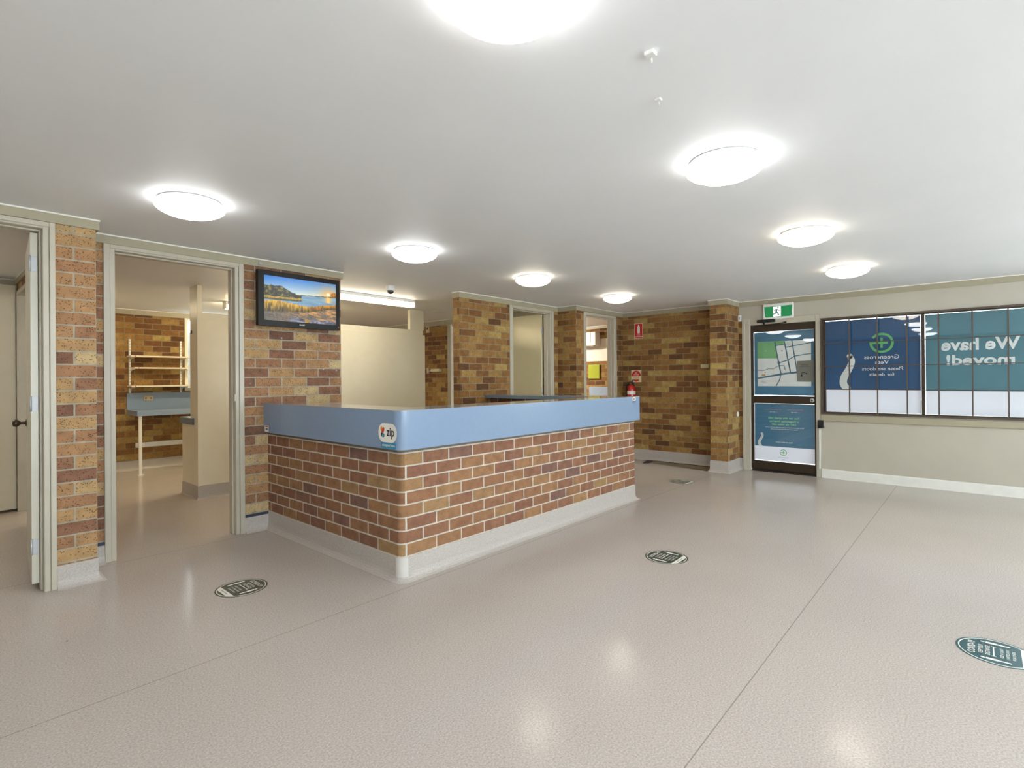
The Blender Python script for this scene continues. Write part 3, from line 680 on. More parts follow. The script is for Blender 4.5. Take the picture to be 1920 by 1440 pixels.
r = thing('window_5', loc=(-2.36, -2.7, .6), kind='structure')  # added window, out of view, lets in daylight to brighten the front wall
mb = MB(); mb.box(-2.40, -2.32, -3.7, -1.7, .6, .64); mb.box(-2.40, -2.32, -3.7, -1.7, 2.16, 2.2); mb.box(-2.40, -2.32, -3.7, -3.66, .64, 2.16); mb.box(-2.40, -2.32, -1.74, -1.7, .64, 2.16); mb.build('window_frame', BRONZE, r)
for y in (-2.7,): MB().box(-2.40, -2.32, y-.02, y+.02, .64, 2.16).build('mullion', BRONZE, r)
MB().box(-2.363, -2.357, -3.66, -1.74, .64, 2.16).build('glass_pane', GLASS, r)

# ---------------------------------------------------------------- reception counter
CT, CB = 1.148, .885
ct = thing('reception_counter', 'U-shaped brick reception counter with a deep blue fascia and glossy top', 'counter', (3.7, 3.6, 0))
def arc_path(x, y, r_, n=8):
    """corner from heading -Y to heading +X around inner centre"""
    return [(x+r_-r_*math.cos(a), y+r_-r_*math.sin(a)) for a in [PI/2*i/n for i in range(n+1)]]
bx, by, bxe = 2.14, 2.895, 5.315
path = [(bx, YW)]+[(bx, 3.081)]+arc_path(bx, by, .05)+[(2.286, by), (bxe, by), (bxe, YW)]
mb = MB(u0=0, z0=.162)
# outer brick skin with its own running length so the bond turns the rounded corner
acc = 0; us = [0]
for i in range(1, len(path)):
    L_ = math.dist(path[i], path[i-1]); k_ = .24/.313 if 2 <= i <= len(path)-3 else 1
    acc += L_*k_; us.append(acc)
for i in range(len(path)-1):
    b = len(mb.v)
    for (x, y), z in ((path[i], 0), (path[i+1], 0), (path[i+1], CB), (path[i], CB)): mb.v.append(Vector((x, y, z)))
    u_ = [us[i], us[i+1], us[i+1], us[i]]
    mb.face([b, b+1, b+2, b+3], [(uu-.134, z) for uu, z in zip(u_, (0, 0, CB, CB))], 1 < i < len(path)-4)
brk = mb.build('brick_front', BR2, ct)
bm = bmesh.new(); bm.from_mesh(brk.data); bmesh.ops.remove_doubles(bm, verts=bm.verts, dist=.0001)
bmesh.ops.recalc_face_normals(bm, faces=bm.faces); bm.to_mesh(brk.data); bm.free()
mdf = brk.modifiers.new('thick', 'SOLIDIFY'); mdf.thickness = .11; mdf.offset = -1
me_ = brk.data
# make sure the normals look outwards so the thickness goes inwards
if me_.polygons[0].normal.x > 0:
    bm = bmesh.new(); bm.from_mesh(me_); bmesh.ops.reverse_faces(bm, faces=bm.faces); bm.to_mesh(me_); bm.free()
# brick upstand on the staff side of the short return arm
MB(u0=.05, z0=.162).box(5.09, 5.20, 3.02, YW, 0, 1.10).build('brick_return', BR2, ct)
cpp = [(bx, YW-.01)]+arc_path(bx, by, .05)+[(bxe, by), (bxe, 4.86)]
fxx, fyy, fxe = 2.10, 2.84, 5.352
fp = [(fxx, YW)]+arc_path(fxx, fyy, .075, 10)+[(fxe-.01, fyy), (fxe, fyy+.01), (fxe, YW)]
MB().sweep(fp, [(0, CB), (0, CT-.004), (-.02, CT-.004), (-.02, CB)], smooth=False).build('fascia', LAM, ct)
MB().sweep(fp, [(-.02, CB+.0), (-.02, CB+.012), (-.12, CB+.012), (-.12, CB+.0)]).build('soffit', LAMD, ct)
MB().sweep(cpp, [(0, .863), (.006, .863), (.006, CB), (0, CB)]).build('fascia_shadow_strip', mat('shadow_strip_paint', hexc(112, 100, 86), rough=.7, noise=.2, scale=20), ct)  # dark strip paints in the shadow gap under the fascia
# top: U-shaped slab
inner = [(5.0, YW), (5.0, 3.165), (2.43, 3.165), (2.43, YW)]
poly = [(p[0], p[1]) for p in fp]+inner
bmx = MB(); bmx.prism(poly, CT-.004, CT)
bmx.build('countertop', LAMT, ct)
inn = [(5.0, YW), (5.0, 3.165), (2.43, 3.165), (2.43, YW)]
MB().sweep(inn[::-1][::-1], [(0.0, CT-.045), (0.0, CT-.0045), (.02, CT-.0045), (.02, CT-.045)]).build('edge_strip', LAMD, ct)
MB().box(2.36, 4.995, 3.00, 3.16, .72, .75).build('staff_shelf', LAMD, ct)
cp = [(bx, YW-.01)]+arc_path(bx, by, .05)+[(bxe, by), (bxe, 4.86)]
pr = [(.0, .0), (.045, .0), (.045, .003), (.03, .008), (.018, .018), (.009, .034), (.006, .055), (.006, .156), (.0, .156)]
MB().sweep(cp, pr).build('skirting', COVE, ct)
cc = MB().sweep(arc_path(bx, by, .05), [(.0065, .01), (.012, .012), (.010, .158), (.0065, .158)]).build('corner_cover', mat('pale_vinyl', hexc(204, 200, 194), rough=.4), ct)

# stickers on the fascia
def sticker_frame_left(y, z): return frame((fxx-.0002, y, z), (0, -1, 0), (0, 0, 1))
zs = thing('payment_sticker', 'white zip payment sticker with accepted here tab, on the counter fascia near its rounded corner', 'sticker', (fxx, 2.99, .9))
fr = sticker_frame_left(3.10, 1.052)          # left edge, top
MB().shape(fr, rrect(.116, -.058, .205, .128, .058, 8), 0, .0012).build('white_oval', PRINTW, zs)
MB().shape(fr, rrect(.128, -.143, .165, .042, .012), 0, .0010).build('blue_tab', mat('cyan_print', hexc(46, 140, 180), rough=.35), zs)
text('lettering', 'zip', fr, .150, -.060, .074, PRINTB, zs, wid=.088, bold=.02, e0=.0012)
text('lettering', 'accepted here', fr, .128, -.142, .024, PRINTW, zs, wid=.142, bold=.01, e0=.0010)
MB().shape(fr, ellipse(.048, -.030, .010, .015, 20), .0013, .0018).build('logo_orange', mat('orange_print', hexc(226, 150, 50), rough=.4), zs)
mb = MB(); mb.shape(fr, [(.045, -.055), (.060, -.030), (.066, -.022), (.075, -.020), (.082, -.028), (.082, -.040), (.072, -.058), (.060, -.058)], .0013, .0018); mb.build('logo_red', mat('vermilion_print', hexc(206, 62, 42), rough=.4), zs)
mb = MB(); mb.shape(fr, [(.044, -.057), (.066, -.060), (.050, -.086), (.044, -.082), (.040, -.072)], .0013, .0018); mb.build('logo_navy', PRINTB, zs)
mb = MB(); mb.shape(fr, [(.068, -.062), (.076, -.062), (.083, -.070), (.083, -.084), (.078, -.088), (.053, -.088)], .0013, .0018); mb.build('logo_cyan', mat('cyan_print', hexc(46, 140, 180)), zs)
fy = frame((5.185, fyy-.0002, 1.13), (1, 0, 0), (0, 0, 1))
z2 = thing('payment_sticker', 'small white payment sticker at the far right end of the counter fascia', 'sticker', (5.22, fyy, 1.06))
MB().shape(fy, rrect(.035, -.008, .070, .040, .010), 0, .001).build('white_square', PRINTW, z2)
MB().shape(fy, rrect(.035, -.038, .070, .016, .004), 0, .001).build('blue_tab', mat('slate_blue_print', hexc(88, 98, 140), rough=.4), z2)
text('lettering', 'zip', fy, .045, -.008, .02, PRINTB, z2, bold=.02, e0=.001)
MB().shape(fy, ellipse(.022, -.008, .008, .010, 14), .0011, .0016).build('logo_red', PRINTR, z2)
f3 = sticker_frame_left(4.868, .948)
z3 = thing('barcode_label', 'tiny white and orange label at the left end of the counter fascia', 'label', (fxx, 4.82, .89))
MB().shape(f3, [(0, 0), (.075, 0), (.075, -.058), (0, -.058)], 0, .001).build('paper', PRINTW, z3)
MB().shape(f3, [(.012, -.002), (.062, -.002), (.062, -.016), (.012, -.016)], .0011, .0016).build('orange_bar', mat('rust_print', hexc(190, 96, 60), rough=.5), z3)
MB().shape(f3, [(.02, -.026), (.06, -.026), (.06, -.040), (.02, -.040)], .0011, .0016).build('print_line', mat('grey_print', hexc(90, 88, 84)), z3)

# ---------------------------------------------------------------- television
tv = thing('television', 'black wall-mounted television showing a sunset over a reedy shore', 'television', (2.41, 4.86, 1.85))
TX0, TX1, TZ0, TZ1, TY = 2.018, 2.815, 1.848, 2.348, 4.795
mb = MB()
sx0, sx1, sz0, sz1 = 2.070, 2.776, 1.900, 2.304
mb.box(TX0, sx0, TY, TY+.05, TZ0, TZ1); mb.box(sx1, TX1, TY, TY+.05, TZ0, TZ1); mb.box(sx0, sx1, TY, TY+.05, TZ0, sz0); mb.box(sx0, sx1, TY, TY+.05, sz1, TZ1)
bz = mb.build('bezel', mat('satin_black_plastic', hexc(14, 14, 14), rough=.35, spec=.3), tv)
MB().box(TX0+.06, TX1-.06, TY+.012, TY+.08, TZ0+.05, TZ1-.05).build('back_housing', BLACK, tv, .01)
MB().box(2.33, 2.51, TY+.08, YW-.001, 2.0, 2.2).build('wall_bracket', BLACK, tv)
ft = frame((TX0, TY, TZ0), (1, 0, 0), (0, 0, 1))
text('brand_lettering', 'SHARP', ft, .405, .028, .012, PRINTW, bz, wid=.052, bold=.02, e0=.0004)
MB().shape(ft, rrect(.782, .032, .012, .014, .003), .0004, .001).build('energy_star', PRINTR, bz)
def vnoise(x, y, seed=0):
    def h(i, j): return (math.sin(i*127.1+j*311.7+seed*74.7)*43758.5453) % 1
    i, j = math.floor(x), math.floor(y); fx, fy = x-i, y-j; fx = fx*fx*(3-2*fx); fy = fy*fy*(3-2*fy)
    return (h(i, j)*(1-fx)+h(i+1, j)*fx)*(1-fy)+(h(i, j+1)*(1-fx)+h(i+1, j+1)*fx)*fy
def fbm(x, y, seed=0): return .5*vnoise(x, y, seed)+.3*vnoise(x*2.1, y*2.1, seed+1)+.2*vnoise(x*4.3, y*4.3, seed+2)
def picture(u, v):
    def mix(a, b, t): t = max(0, min(1, t)); return tuple(a[i]+(b[i]-a[i])*t for i in range(3))
    hz = .60+.085*u; n = fbm(u*60, v*40); nf = vnoise(u*120, v*70, 9); sd = math.hypot((u-.885)*1.6, v-.725)
    top = .795+.02*vnoise(u*22, 0, 3)-max(0, u-.22)*.75 if u < .44 else 0
    sky = mix((214, 222, 206), (56, 122, 200), ((v-hz)/.36)**.8 if v > hz else 0)
    sky = mix(sky, (255, 172, 60), .95*math.exp(-sd*7)); sky = mix(sky, (255, 252, 225), 1.4*math.exp(-(sd/.035)**2))
    grass = .545+.03*u
    if v > hz or (u < .44 and v > grass):
        if v < top-.02*nf and v > grass:
            b_ = fbm(u*26, v*20, 5); return mix((12, 18, 8), (136, 122, 40), (b_-.42)*3.2+.35*(nf-.5))
        if u > .92 and v < .76+.05*vnoise(u*40, 1) and v > hz: return mix((120, 66, 12), (226, 150, 36), nf)
        if v > hz: return sky
    if v > hz-.014 and u > .42: return mix((40, 34, 26), (90, 66, 36), nf)
    if u < .50 and v > .505+.02*u+.012*(nf-.5) and v <= grass: return mix((214, 170, 48), (110, 96, 24), n*1.2-.1)
    if u < .50 and v > .47+.07*max(0, u-.25) : return mix((28, 32, 16), (104, 98, 34), n*1.1-.2)
    reed = .405+.03*math.sin(u*7+.5) if u < .30 else (.42-.06*(u-.3)/.25 if u < .55 else .36+.30*(u-.55)**1.1)
    reed += .035*vnoise(u*55, 2, 4)
    if v > reed:
        col = mix((86, 124, 152), (158, 190, 210), .35+.9*(fbm(u*8, v*70, 6)-.4)); return mix(col, (255, 196, 96), 1.2*math.exp(-abs(u-.885)*26)*(v > .52))
    low = (.19+.10*u) if u < .55 else .245+.14*(u-.55)/.45
    if v > low+.03*(nf-.5):
        t = (v-low)/max(.03, reed-low); k_ = vnoise(u*90, v*14, 8)
        return mix((44, 40, 18), (232, 176, 42) if u < .62 else (230, 150, 26), t*.75+.7*(k_-.5)+.1)
    if v < .075+.04*vnoise(u*9, 0, 7) and u > .33:
        rk = fbm(u*16, v*16, 11); return mix((34, 34, 48), (172, 170, 190), (rk-.25)*1.7) if vnoise(u*7, 0, 12) > .36 else mix((196, 150, 56), (110, 84, 40), nf)
    st = fbm(u*12-v*22, v*46+u*10, 13)
    return mix(mix((58, 54, 50), (134, 120, 104), n), (224, 158, 84), (st-.42)*3.0*min(1, max(0, (u-.08)*2)))
def screen_mesh():
    nx, nz = 210, 120; me = bpy.data.meshes.new('screen'); V = []; Fc = []; org = world_loc(tv)
    for j in range(nz+1):
        for i in range(nx+1): V.append(Vector((sx0+(sx1-sx0)*i/nx, TY+.004, sz0+(sz1-sz0)*j/nz))-org)
    for j in range(nz):
        for i in range(nx): a = j*(nx+1)+i; Fc.append((a, a+1, a+nx+2, a+nx+1))
    me.from_pydata(V, [], Fc)
    ca = me.color_attributes.new('picture', 'FLOAT_COLOR', 'POINT')
    for j in range(nz+1):
        for i in range(nx+1): ca.data[j*(nx+1)+i].color = hexc(*[max(0, min(255, q)) for q in picture(i/nx, j/nz)])
    m = bpy.data.materials.new('lit_screen'); m.use_nodes = True; N = m.node_tree.nodes; L = m.node_tree.links; b = N['Principled BSDF']
    at = N.new('ShaderNodeAttribute'); at.attribute_name = 'picture'; b.inputs['Base Color'].default_value = (.01, .01, .01, 1); b.inputs['Roughness'].default_value = .3
    L.new(at.outputs['Color'], b.inputs['Emission Color']); b.inputs['Emission Strength'].default_value = .56
    me.materials.append(m); o = bpy.data.objects.new('screen', me); C.objects.link(o); o.parent = tv
screen_mesh()
# wall plugs left in the bricks below the television
first = None
for i, (x, z) in enumerate([(1.985, 1.72), (2.27, 1.75), (2.66, 1.69), (2.83, 1.70), (2.83, 1.62), (1.985, 1.33), (2.27, 1.36), (2.83, 1.45), (2.78, 1.38), (2.69, 1.46)]):
    if first is None:
        first = MB().lathe([(.008, 0), (.007, -.004), (.0, -.005)], (x, YW, z), 12, 'y').build('wall_plug', GREYP, label='small grey plastic plug left in the brickwork below the television', cat='wall plug', group='wall plugs in the bricks'); base_loc = first.location.copy(); p0 = Vector((x, 0, z))
    else:
        o = first.copy(); C.objects.link(o); o.location = base_loc+Vector((x, 0, z))-p0

# ---------------------------------------------------------------- ceiling lights
DIFF = emis('opal_diffuser_lit', (1, .995, .975, 1), LAMP_POWER)
DIFF_W = emis('opal_diffuser_far', (1, .90, .72, 1), LAMP_POWER*.9)  # far lamps emit warmer to tint that end of the room
FIRST = {}
def oyster(x, y, label, group='round ceiling lights', mt=DIFF):
    if mt.name not in FIRST:
        t = thing('ceiling_light', label, 'ceiling light', (x, y, CH), group=group)
        MB().lathe([(.165, CH-.0), (.178, CH-.012), (.178, CH-.036)], (x, y, 0), 48).build('base_plate', WHITE, t)
        MB().lathe([(.160, CH-.036), (.186, CH-.037), (.189, CH-.042), (.184, CH-.052), (.165, CH-.067), (.130, CH-.083), (.085, CH-.095), (.04, CH-.101), (.0, CH-.102)], (x, y, 0), 48).build('diffuser', mt, t)
        FIRST[mt.name] = t
    else:
        t = FIRST[mt.name].copy(); C.objects.link(t); t.location = (x, y, CH); t['label'] = label; t['group'] = group
        for ch in FIRST[mt.name].children:
            c_ = ch.copy(); C.objects.link(c_); c_.parent = t
    return t
LT = [(1.10, .98, 'largest round white ceiling light, cut by the top edge of the picture'), (2.74, .97, 'large round ceiling light at upper right, nearest of the right-hand row'),
      (4.50, .99, 'middle round ceiling light of the three in the right-hand row'), (6.27, 1.0, 'farthest round ceiling light of the right-hand row, above the entry door'),
      (1.12, 3.62, 'round ceiling light at the left, in front of the television wall doorway'), (2.82, 3.60, 'round ceiling light just right of the television, over the counter corner'),
      (4.44, 3.62, 'round ceiling light over the counter in front of the free brick wall end'), (6.22, 3.62, 'smallest, farthest round ceiling light before the far brick wall')]
for x, y, lb in LT: oyster(x, y, lb, mt=DIFF_W if x > 4 else DIFF)
oyster(1.1, -1.9, 'round ceiling light behind the camera, beside the rear window', 'round ceiling lights behind the viewpoint'); oyster(4.4, -1.9, 'round ceiling light behind the right edge of the picture', 'round ceiling lights behind the viewpoint')
oyster(-.65, 3.6, 'added unseen round fill light beyond the left edge, nearest the leftmost doorway', 'round ceiling lights behind the viewpoint'); oyster(-.65, .98, 'added unseen round fill light beyond the left edge, beside the viewpoint', 'round ceiling lights behind the viewpoint')  # both added out of view to brighten the left foreground
WARM = emis('opal_diffuser_warm', (1, .92, .80, 1), 15)
t = oyster(-.35, 6.2, 'round ceiling light in the corridor beyond the leftmost doorway', 'round ceiling lights in side rooms', WARM)
WARM2 = emis('opal_diffuser_room', (1, .90, .72, 1), 110)
t = oyster(8.3, 6.9, 'round ceiling light in the room with the air conditioner', 'round ceiling lights in side rooms', WARM2)

FILL_AMBER = emis('fill_diffuser_amber', (1, .84, .56, 1), 11)  # for fill lamps added out of sight to brighten the rear room
oyster(2.50, 5.55, 'added round fill light hidden behind the television wall, in front of the partition', 'round ceiling lights in side rooms', FILL_AMBER)
oyster(1.30, 8.55, 'added round fill light hidden in the rear room, left of the shelves', 'round ceiling lights in side rooms', FILL_AMBER)
def batten(x0, x1, y, label, col, pw, zt=CH):
    t = thing('fluorescent_batten', label, 'fluorescent light', ((x0+x1)/2, y, CH))
    MB().box(x0, x1, y-.06, y+.06, CH-.042, CH).build('housing', WHITE, t, .004)
    d = MB(); pf = [(-.058, CH-.0425), (-.052, CH-.065), (-.04, CH-.088), (-.018, CH-.1), (.018, CH-.1), (.04, CH-.088), (.052, CH-.065), (.058, CH-.0425)]
    b = 0
    for xx in (x0+.015, x1-.015):
        for yy, zz in pf: d.v.append(Vector((xx, y+yy, zz)))
    n = len(pf)
    for i in range(n): d.face([i, (i+1) % n, n+(i+1) % n, n+i])
    d.face(list(range(n))); d.face([n+i for i in range(n)])
    d.build('diffuser', emis('tube_diffuser_lit_'+str(round(x0)), col, pw), t)
    for xx in (x0, x1-.015): MB().box(xx, xx+.015, y-.058, y+.058, CH-.1, CH-.0425).build('end_cap', WHITE, t)
batten(3.30, 4.60, 5.92, 'bright fluorescent batten beside the television, over the cream partition', (1, .88, .66, 1), TUBE_POWER)
batten(2.84, 4.06, 7.85, 'fluorescent batten seen through the doorway left of the television', (1, .80, .48, 1), TUBE_POWER*3.5)

# ---------------------------------------------------------------- small ceiling things
cm = thing('dome_camera', 'small white dome security camera on the ceiling right of the television', 'security camera', (3.70, 5.18, CH))
MB().lathe([(.055, CH), (.055, CH-.012), (.048, CH-.05), (.044, CH-.056), (.0, CH-.056)], (3.70, 5.18, 0), 28).build('housing', WHITE, cm)
MB().lathe([(.040, CH-.055), (.038, CH-.075), (.026, CH-.092), (.0, CH-.098)], (3.70, 5.18, 0), 24).build('dome', mat('smoked_dome', hexc(40, 42, 46), rough=.08, coat=1), cm)
h1 = thing('ceiling_hook', 'larger white plastic ceiling hook right of the biggest light', 'ceiling hook', (1.66, .83, CH))
MB().box(1.640, 1.672, .812, .846, CH-.014, CH).build('mount', WHITE, h1, .003)
MB().tube([(1.672, .835, CH-.008), (1.682, .839, CH-.012), (1.686, .841, CH-.02)], .004, 8).build('hook', WHITE, h1)
h2 = thing('ceiling_hook', 'smaller white ceiling hook farther back than the other one', 'ceiling hook', (1.95, .945, CH))
MB().box(1.944, 1.966, .935, .957, CH-.008, CH).build('mount', WHITE, h2, .002)
MB().tube([(1.966, .95, CH-.006), (1.976, .954, CH-.008), (1.979, .956, CH-.014)], .003, 8).build('hook', WHITE, h2)
v = MB().box(5.53, 5.71, 6.50, 6.62, CH-.008, CH).build('ceiling_vent', WHITE, label='flat white ceiling vent behind the cream partition post', cat='vent', bevel=.002)

# ---------------------------------------------------------------- exit sign
ex = thing('exit_sign', 'green running man exit sign in a white case above the entry door', 'exit sign', (XW-.03, 2.11, 2.17))
MB().box(XW-.055, XW-.0005, 1.915, 2.305, 2.165, 2.385).build('case', WHITE, ex, .012, 3)
fe = frame((XW-.0552, 2.293, 2.345), (0, -1, 0), (0, 0, 1))
GLIT = emis('exit_green_lit', hexc(24, 130, 72), .22, hexc(20, 120, 70)); WLIT = emis('exit_white_lit', (.9, .95, 1, 1), .4)
gp = []
MB().shape(fe, [(.006, 0), (.366, 0), (.358, -.14), (.34, -.152), (.03, -.152), (.016, -.14)], 0, .002).build('green_panel', GLIT, ex)
wp = MB().shape(fe, [(.122, -.008), (.222, -.008), (.222, -.146), (.122, -.146)], .0021, .0026).build('white_panel', WLIT, ex)
GM = mat('exit_green_print', hexc(20, 96, 70), rough=.4)
mb = MB(); mb.shape(fe, ellipse(.185, -.026, .010, .010, 16), .003, .0036)
for pts, wd in (([(.172, -.042), (.165, -.060), (.160, -.085)], [.026, .024, .018]), ([(.170, -.044), (.150, -.046), (.136, -.066)], .009), ([(.178, -.044), (.196, -.062), (.216, -.064)], .009),
                ([(.164, -.080), (.185, -.105), (.196, -.130)], .013), ([(.158, -.080), (.150, -.108), (.122, -.110)], .012)): add_ribbon(mb, fe, pts, wd, .003, .0036)
mb.build('running_figure', GM, wp)

# ---------------------------------------------------------------- fire point on the far brick wall
fs = thing('fire_sign', 'red rectangular fire extinguisher sign high on the far brick wall', 'sign', (XB, 4.26, 2.0))
fr = frame((XB-.0005, 4.33, 2.262), (0, -1, 0), (0, 0, 1))
MB().shape(fr, [(0, 0), (.152, 0), (.152, -.25), (0, -.25)], 0, .003).build('red_plate', PRINTR, fs)
mb = MB()
for q in ([(0, 0), (.152, 0), (.152, -.006), (0, -.006)], [(0, -.244), (.152, -.244), (.152, -.25), (0, -.25)], [(0, 0), (.006, 0), (.006, -.25), (0, -.25)], [(.146, 0), (.152, 0), (.152, -.25), (.146, -.25)]): mb.shape(fr, q, .0031, .0036)
mb.build('white_border', PRINTW, fs)
mb = MB(); mb.shape(fr, rrect(.078, -.105, .046, .13, .02), .0031, .004); mb.shape(fr, [(.068, -.045), (.088, -.045), (.088, -.022), (.068, -.022)], .0031, .004); mb.build('extinguisher_symbol', PRINTW, fs)
text('lettering', 'FIRE', fr, .076, -.193, .014, PRINTW, fs, wid=.06, e0=.0031); text('lettering', 'EXTINGUISHER', fr, .076, -.222, .014, PRINTW, fs, wid=.13, bold=.02, e0=.0031)
fi = thing('fire_sign', 'square cream and red extinguisher type sign just above the red extinguisher', 'sign', (XB, 4.30, 1.29))
fr = frame((XB-.0005, 4.395, 1.484), (0, -1, 0), (0, 0, 1))
MB().shape(fr, [(0, 0), (.185, 0), (.185, -.2), (0, -.2)], 0, .003).build('cream_plate', mat('cream_print', hexc(226, 214, 176), rough=.4), fi)
MB().shape(fr, [(.0925+.085*math.cos(a), -.1+.092*math.sin(a)) for a in [PI*i/20+.02 for i in range(21)]], .0031, .0038).build('red_dome', PRINTR, fi)
MB().shape(fr, [(.0925+.08*math.cos(a), -.1+.092*math.sin(a)) for a in [PI+PI*.22+PI*.56*i/14 for i in range(15)]], .0031, .0038).build('red_base', PRINTR, fi)
text('lettering', 'DRY\nPOWDER', fr, .0925, -.062, .046, PRINTW, fi, wid=.095, bold=.01, e0=.0038); text('lettering', 'SUITABLE FOR\nWOOD PAPER\nELECTRICAL', fr, .0925, -.132, .046, PRINTR, fi, wid=.12, e0=.0031)
# extinguisher
exg = thing('fire_extinguisher', 'red fire extinguisher with white label on the far brick wall behind the counter', 'fire extinguisher', (XB-.075, 4.36, .72))
ex_x, ex_y = XB-.082, 4.355
MB().lathe([(.0, .73), (.06, .73), (.068, .745), (.068, 1.16), (.062, 1.20), (.045, 1.225), (.022, 1.235), (.02, 1.25)], (ex_x, ex_y, 0), 32).build('cylinder', RED, exg)
MB().lathe([(.0685, 1.08), (.0688, 1.081), (.0688, 1.137), (.0685, 1.138)], (ex_x, ex_y, 0), 32).build('paper_label', PRINTW, exg)
vl = MB().cyl((ex_x, ex_y, 1.235), .016, .035).build('valve', CHROME, exg)
MB().tube([(ex_x, ex_y, 1.268), (ex_x-.02, ex_y-.03, 1.29), (ex_x-.03, ex_y-.05, 1.325)], [.010, .010, .008], 8).build('squeeze_handle', BLACK, vl)
MB().tube([(ex_x, ex_y, 1.25), (ex_x-.03, ex_y-.03, 1.262), (ex_x-.04, ex_y-.05, 1.268)], .008, 8).build('carry_handle', BLACK, vl)
MB().tube([(ex_x, ex_y, 1.25), (ex_x-.02, ex_y+.05, 1.255), (ex_x-.02, ex_y+.078, 1.21), (ex_x-.01, ex_y+.08, 1.0), (ex_x, ex_y+.078, .9)], .009, 10).build('hose', BLACK, vl)
MB().box(ex_x+.01, XB, ex_y-.02, ex_y+.02, 1.19, 1.245).build('wall_bracket', BLACK, exg)
# blank plate, sensors, round chime
box('blank_plate', (XB-.012, XB, 3.085, 3.205, 1.497, 1.553), mat('cream_plastic', hexc(214, 200, 160), rough=.4), bevel=.003, label='cream blank switch plate on the far brick wall beside the pier', cat='switch plate')
se = thing('door_sensor', 'small white sensor box high beside the entry door frame, against the brick pier', 'sensor', (XW-.01, 2.64, 2.17))
MB().box(XW-.030, XW-.001, 2.618, 2.658, 2.172, 2.262).build('case', WHITE, se, .004)
MB().box(XW-.0325, XW-.0302, 2.630, 2.642, 2.20, 2.235).build('lens', GREYP, se)
sn = thing('door_chime', 'round white disc fixed on the side face of the far brick pier', 'chime', (7.98, 2.66, .80))
MB().lathe([(.0, -.018), (.026, -.016), (.036, -.008), (.038, 0), ], (7.965, 2.66, .812), 28, 'y').build('disc', WHITE, sn)
# junction box and conduit beside the entry door
jb = thing('junction_box', 'black plastic box on a white conduit between the entry door and the window', 'junction box', (XW-.03, 1.60, .665))
MB().box(XW-.058, XW-.0235, 1.562, 1.632, .662, .772).build('box_body', BLACK, jb, .004)
MB().tube([(XW-.045, 1.566, .70), (XW-.05, 1.555, .685), (XW-.045, 1.545, .665)], .003, 6).build('cable_end', BLACK, jb)
cn = MB(); cn.box(XW-.032, XW-.0165, 1.606, 1.622, .119, .662); cn.build('conduit', WHITE, label='thin white conduit running down from the black box to the skirting', cat='conduit', bevel=.002)
box('cornice_sensor', (2.055, 2.085, YW-.030, YW-.019, 2.400, 2.425), GREYP, bevel=.002, label='tiny grey sensor on the trim above the television', cat='sensor')

# ---------------------------------------------------------------- worn patch of floor under the far wall
pt = thing('floor_patch', 'bare olive strip of floor with a torn dark edge below the far brick wall', 'floor patch', (7.7, 3.4, 0))
MB().prism([(7.56, 2.91), (7.945, 2.91), (7.945, 4.06), (7.75, 4.03)], .0005, .003).build('bare_strip', mat('olive_underlay', hexc(128, 116, 84), rough=.45, noise=.12, scale=9), pt)
MB().prism([(7.60, 4.00), (7.70, 3.93), (7.945, 3.97), (7.945, 4.09), (7.86, 4.075)], .003, .007).build('torn_edge', mat('dark_adhesive', hexc(66, 60, 56), rough=.7, noise=.3, scale=30), pt)
MB().box(7.925, 7.944, 2.96, 3.96, .003, .009).build('dark_gap', mat('dark_adhesive', hexc(66, 60, 56)), pt)

# ---------------------------------------------------------------- floor stickers
def floor_sticker(x, y, ang, label, base):
    t = thing('floor_sticker', label, 'floor sticker', (x, y, 0), group='round distancing stickers', rot=ang)
    f0 = frame((0, 0, .0), (1, 0, 0), (0, 1, 0))
    def bld(mb, nm, mt): return mb.build(nm, mt, t, loc=(0, 0, 0))
    r_ = .155
    bld(MB().shape(f0, ellipse(0, 0, r_, r_, 56), .0005, .0012), 'disc', base)
    mb = MB(); ring(mb, f0, 0, 0, r_-.010, .005, n=56, e0=.0012, e1=.0016); bld(mb, 'white_ring', PRINTW)
    a0 = -.088; a1 = -.122
    mb = MB(); q = lambda yy: math.sqrt((r_-.012)**2-yy*yy)
    mb.shape(f0, [(-q(a0), a0), (-q(a1), a1), (q(a1), a1), (q(a0), a0)], .0012, .0017); bld(mb, 'white_stripe', PRINTW)
    mb = MB()
    for sx in (-1, 1):
        mb.shape(f0, ellipse(sx*.098, .052, .007, .009, 12), .0012, .0017); mb.shape(f0, rrect(sx*.098, .018, .020, .046, .006, 3), .0012, .0017); mb.shape(f0, rrect(sx*.098, -.026, .011, .05, .003, 2), .0012, .0017)
    bld(mb, 'people_symbol', PRINTW)
    mb = MB(); mb.shape(f0, [(-.06, .009), (.06, .009), (.06, .014), (-.06, .014)], .0012, .0017)
    for sx in (-.06, .057): mb.shape(f0, [(sx, .002), (sx+.003, .002), (sx+.003, .021), (sx, .021)], .0012, .0017)
    bld(mb, 'distance_bar', PRINTW)
    org = Vector(t.location)
    def tx(body, cy, h, wd, b=.01):
        o = text('lettering', body, f0, 0, cy, h, PRINTW, t, wid=wd, bold=b, e0=.0012)
        for v_ in o.data.vertices: v_.co += org
    tx('COVID-19', .094, .030, .150, .02); tx('KEEP YOUR', .060, .018, .105, .015); tx('DISTANCE', .034, .018, .115, .015)
    tx('KEEP AT LEAST', -.018, .012, .115); tx('1.5 METRES AWAY', -.040, .012, .125); tx('FROM OTHERS', -.062, .012, .105)
    mbk = MB(); mbk.shape(f0, [(-.045, -.107), (.045, -.107), (.045, -.103), (-.045, -.103)], .0017, .002); bld(mbk, 'stripe_print', base)
    return t
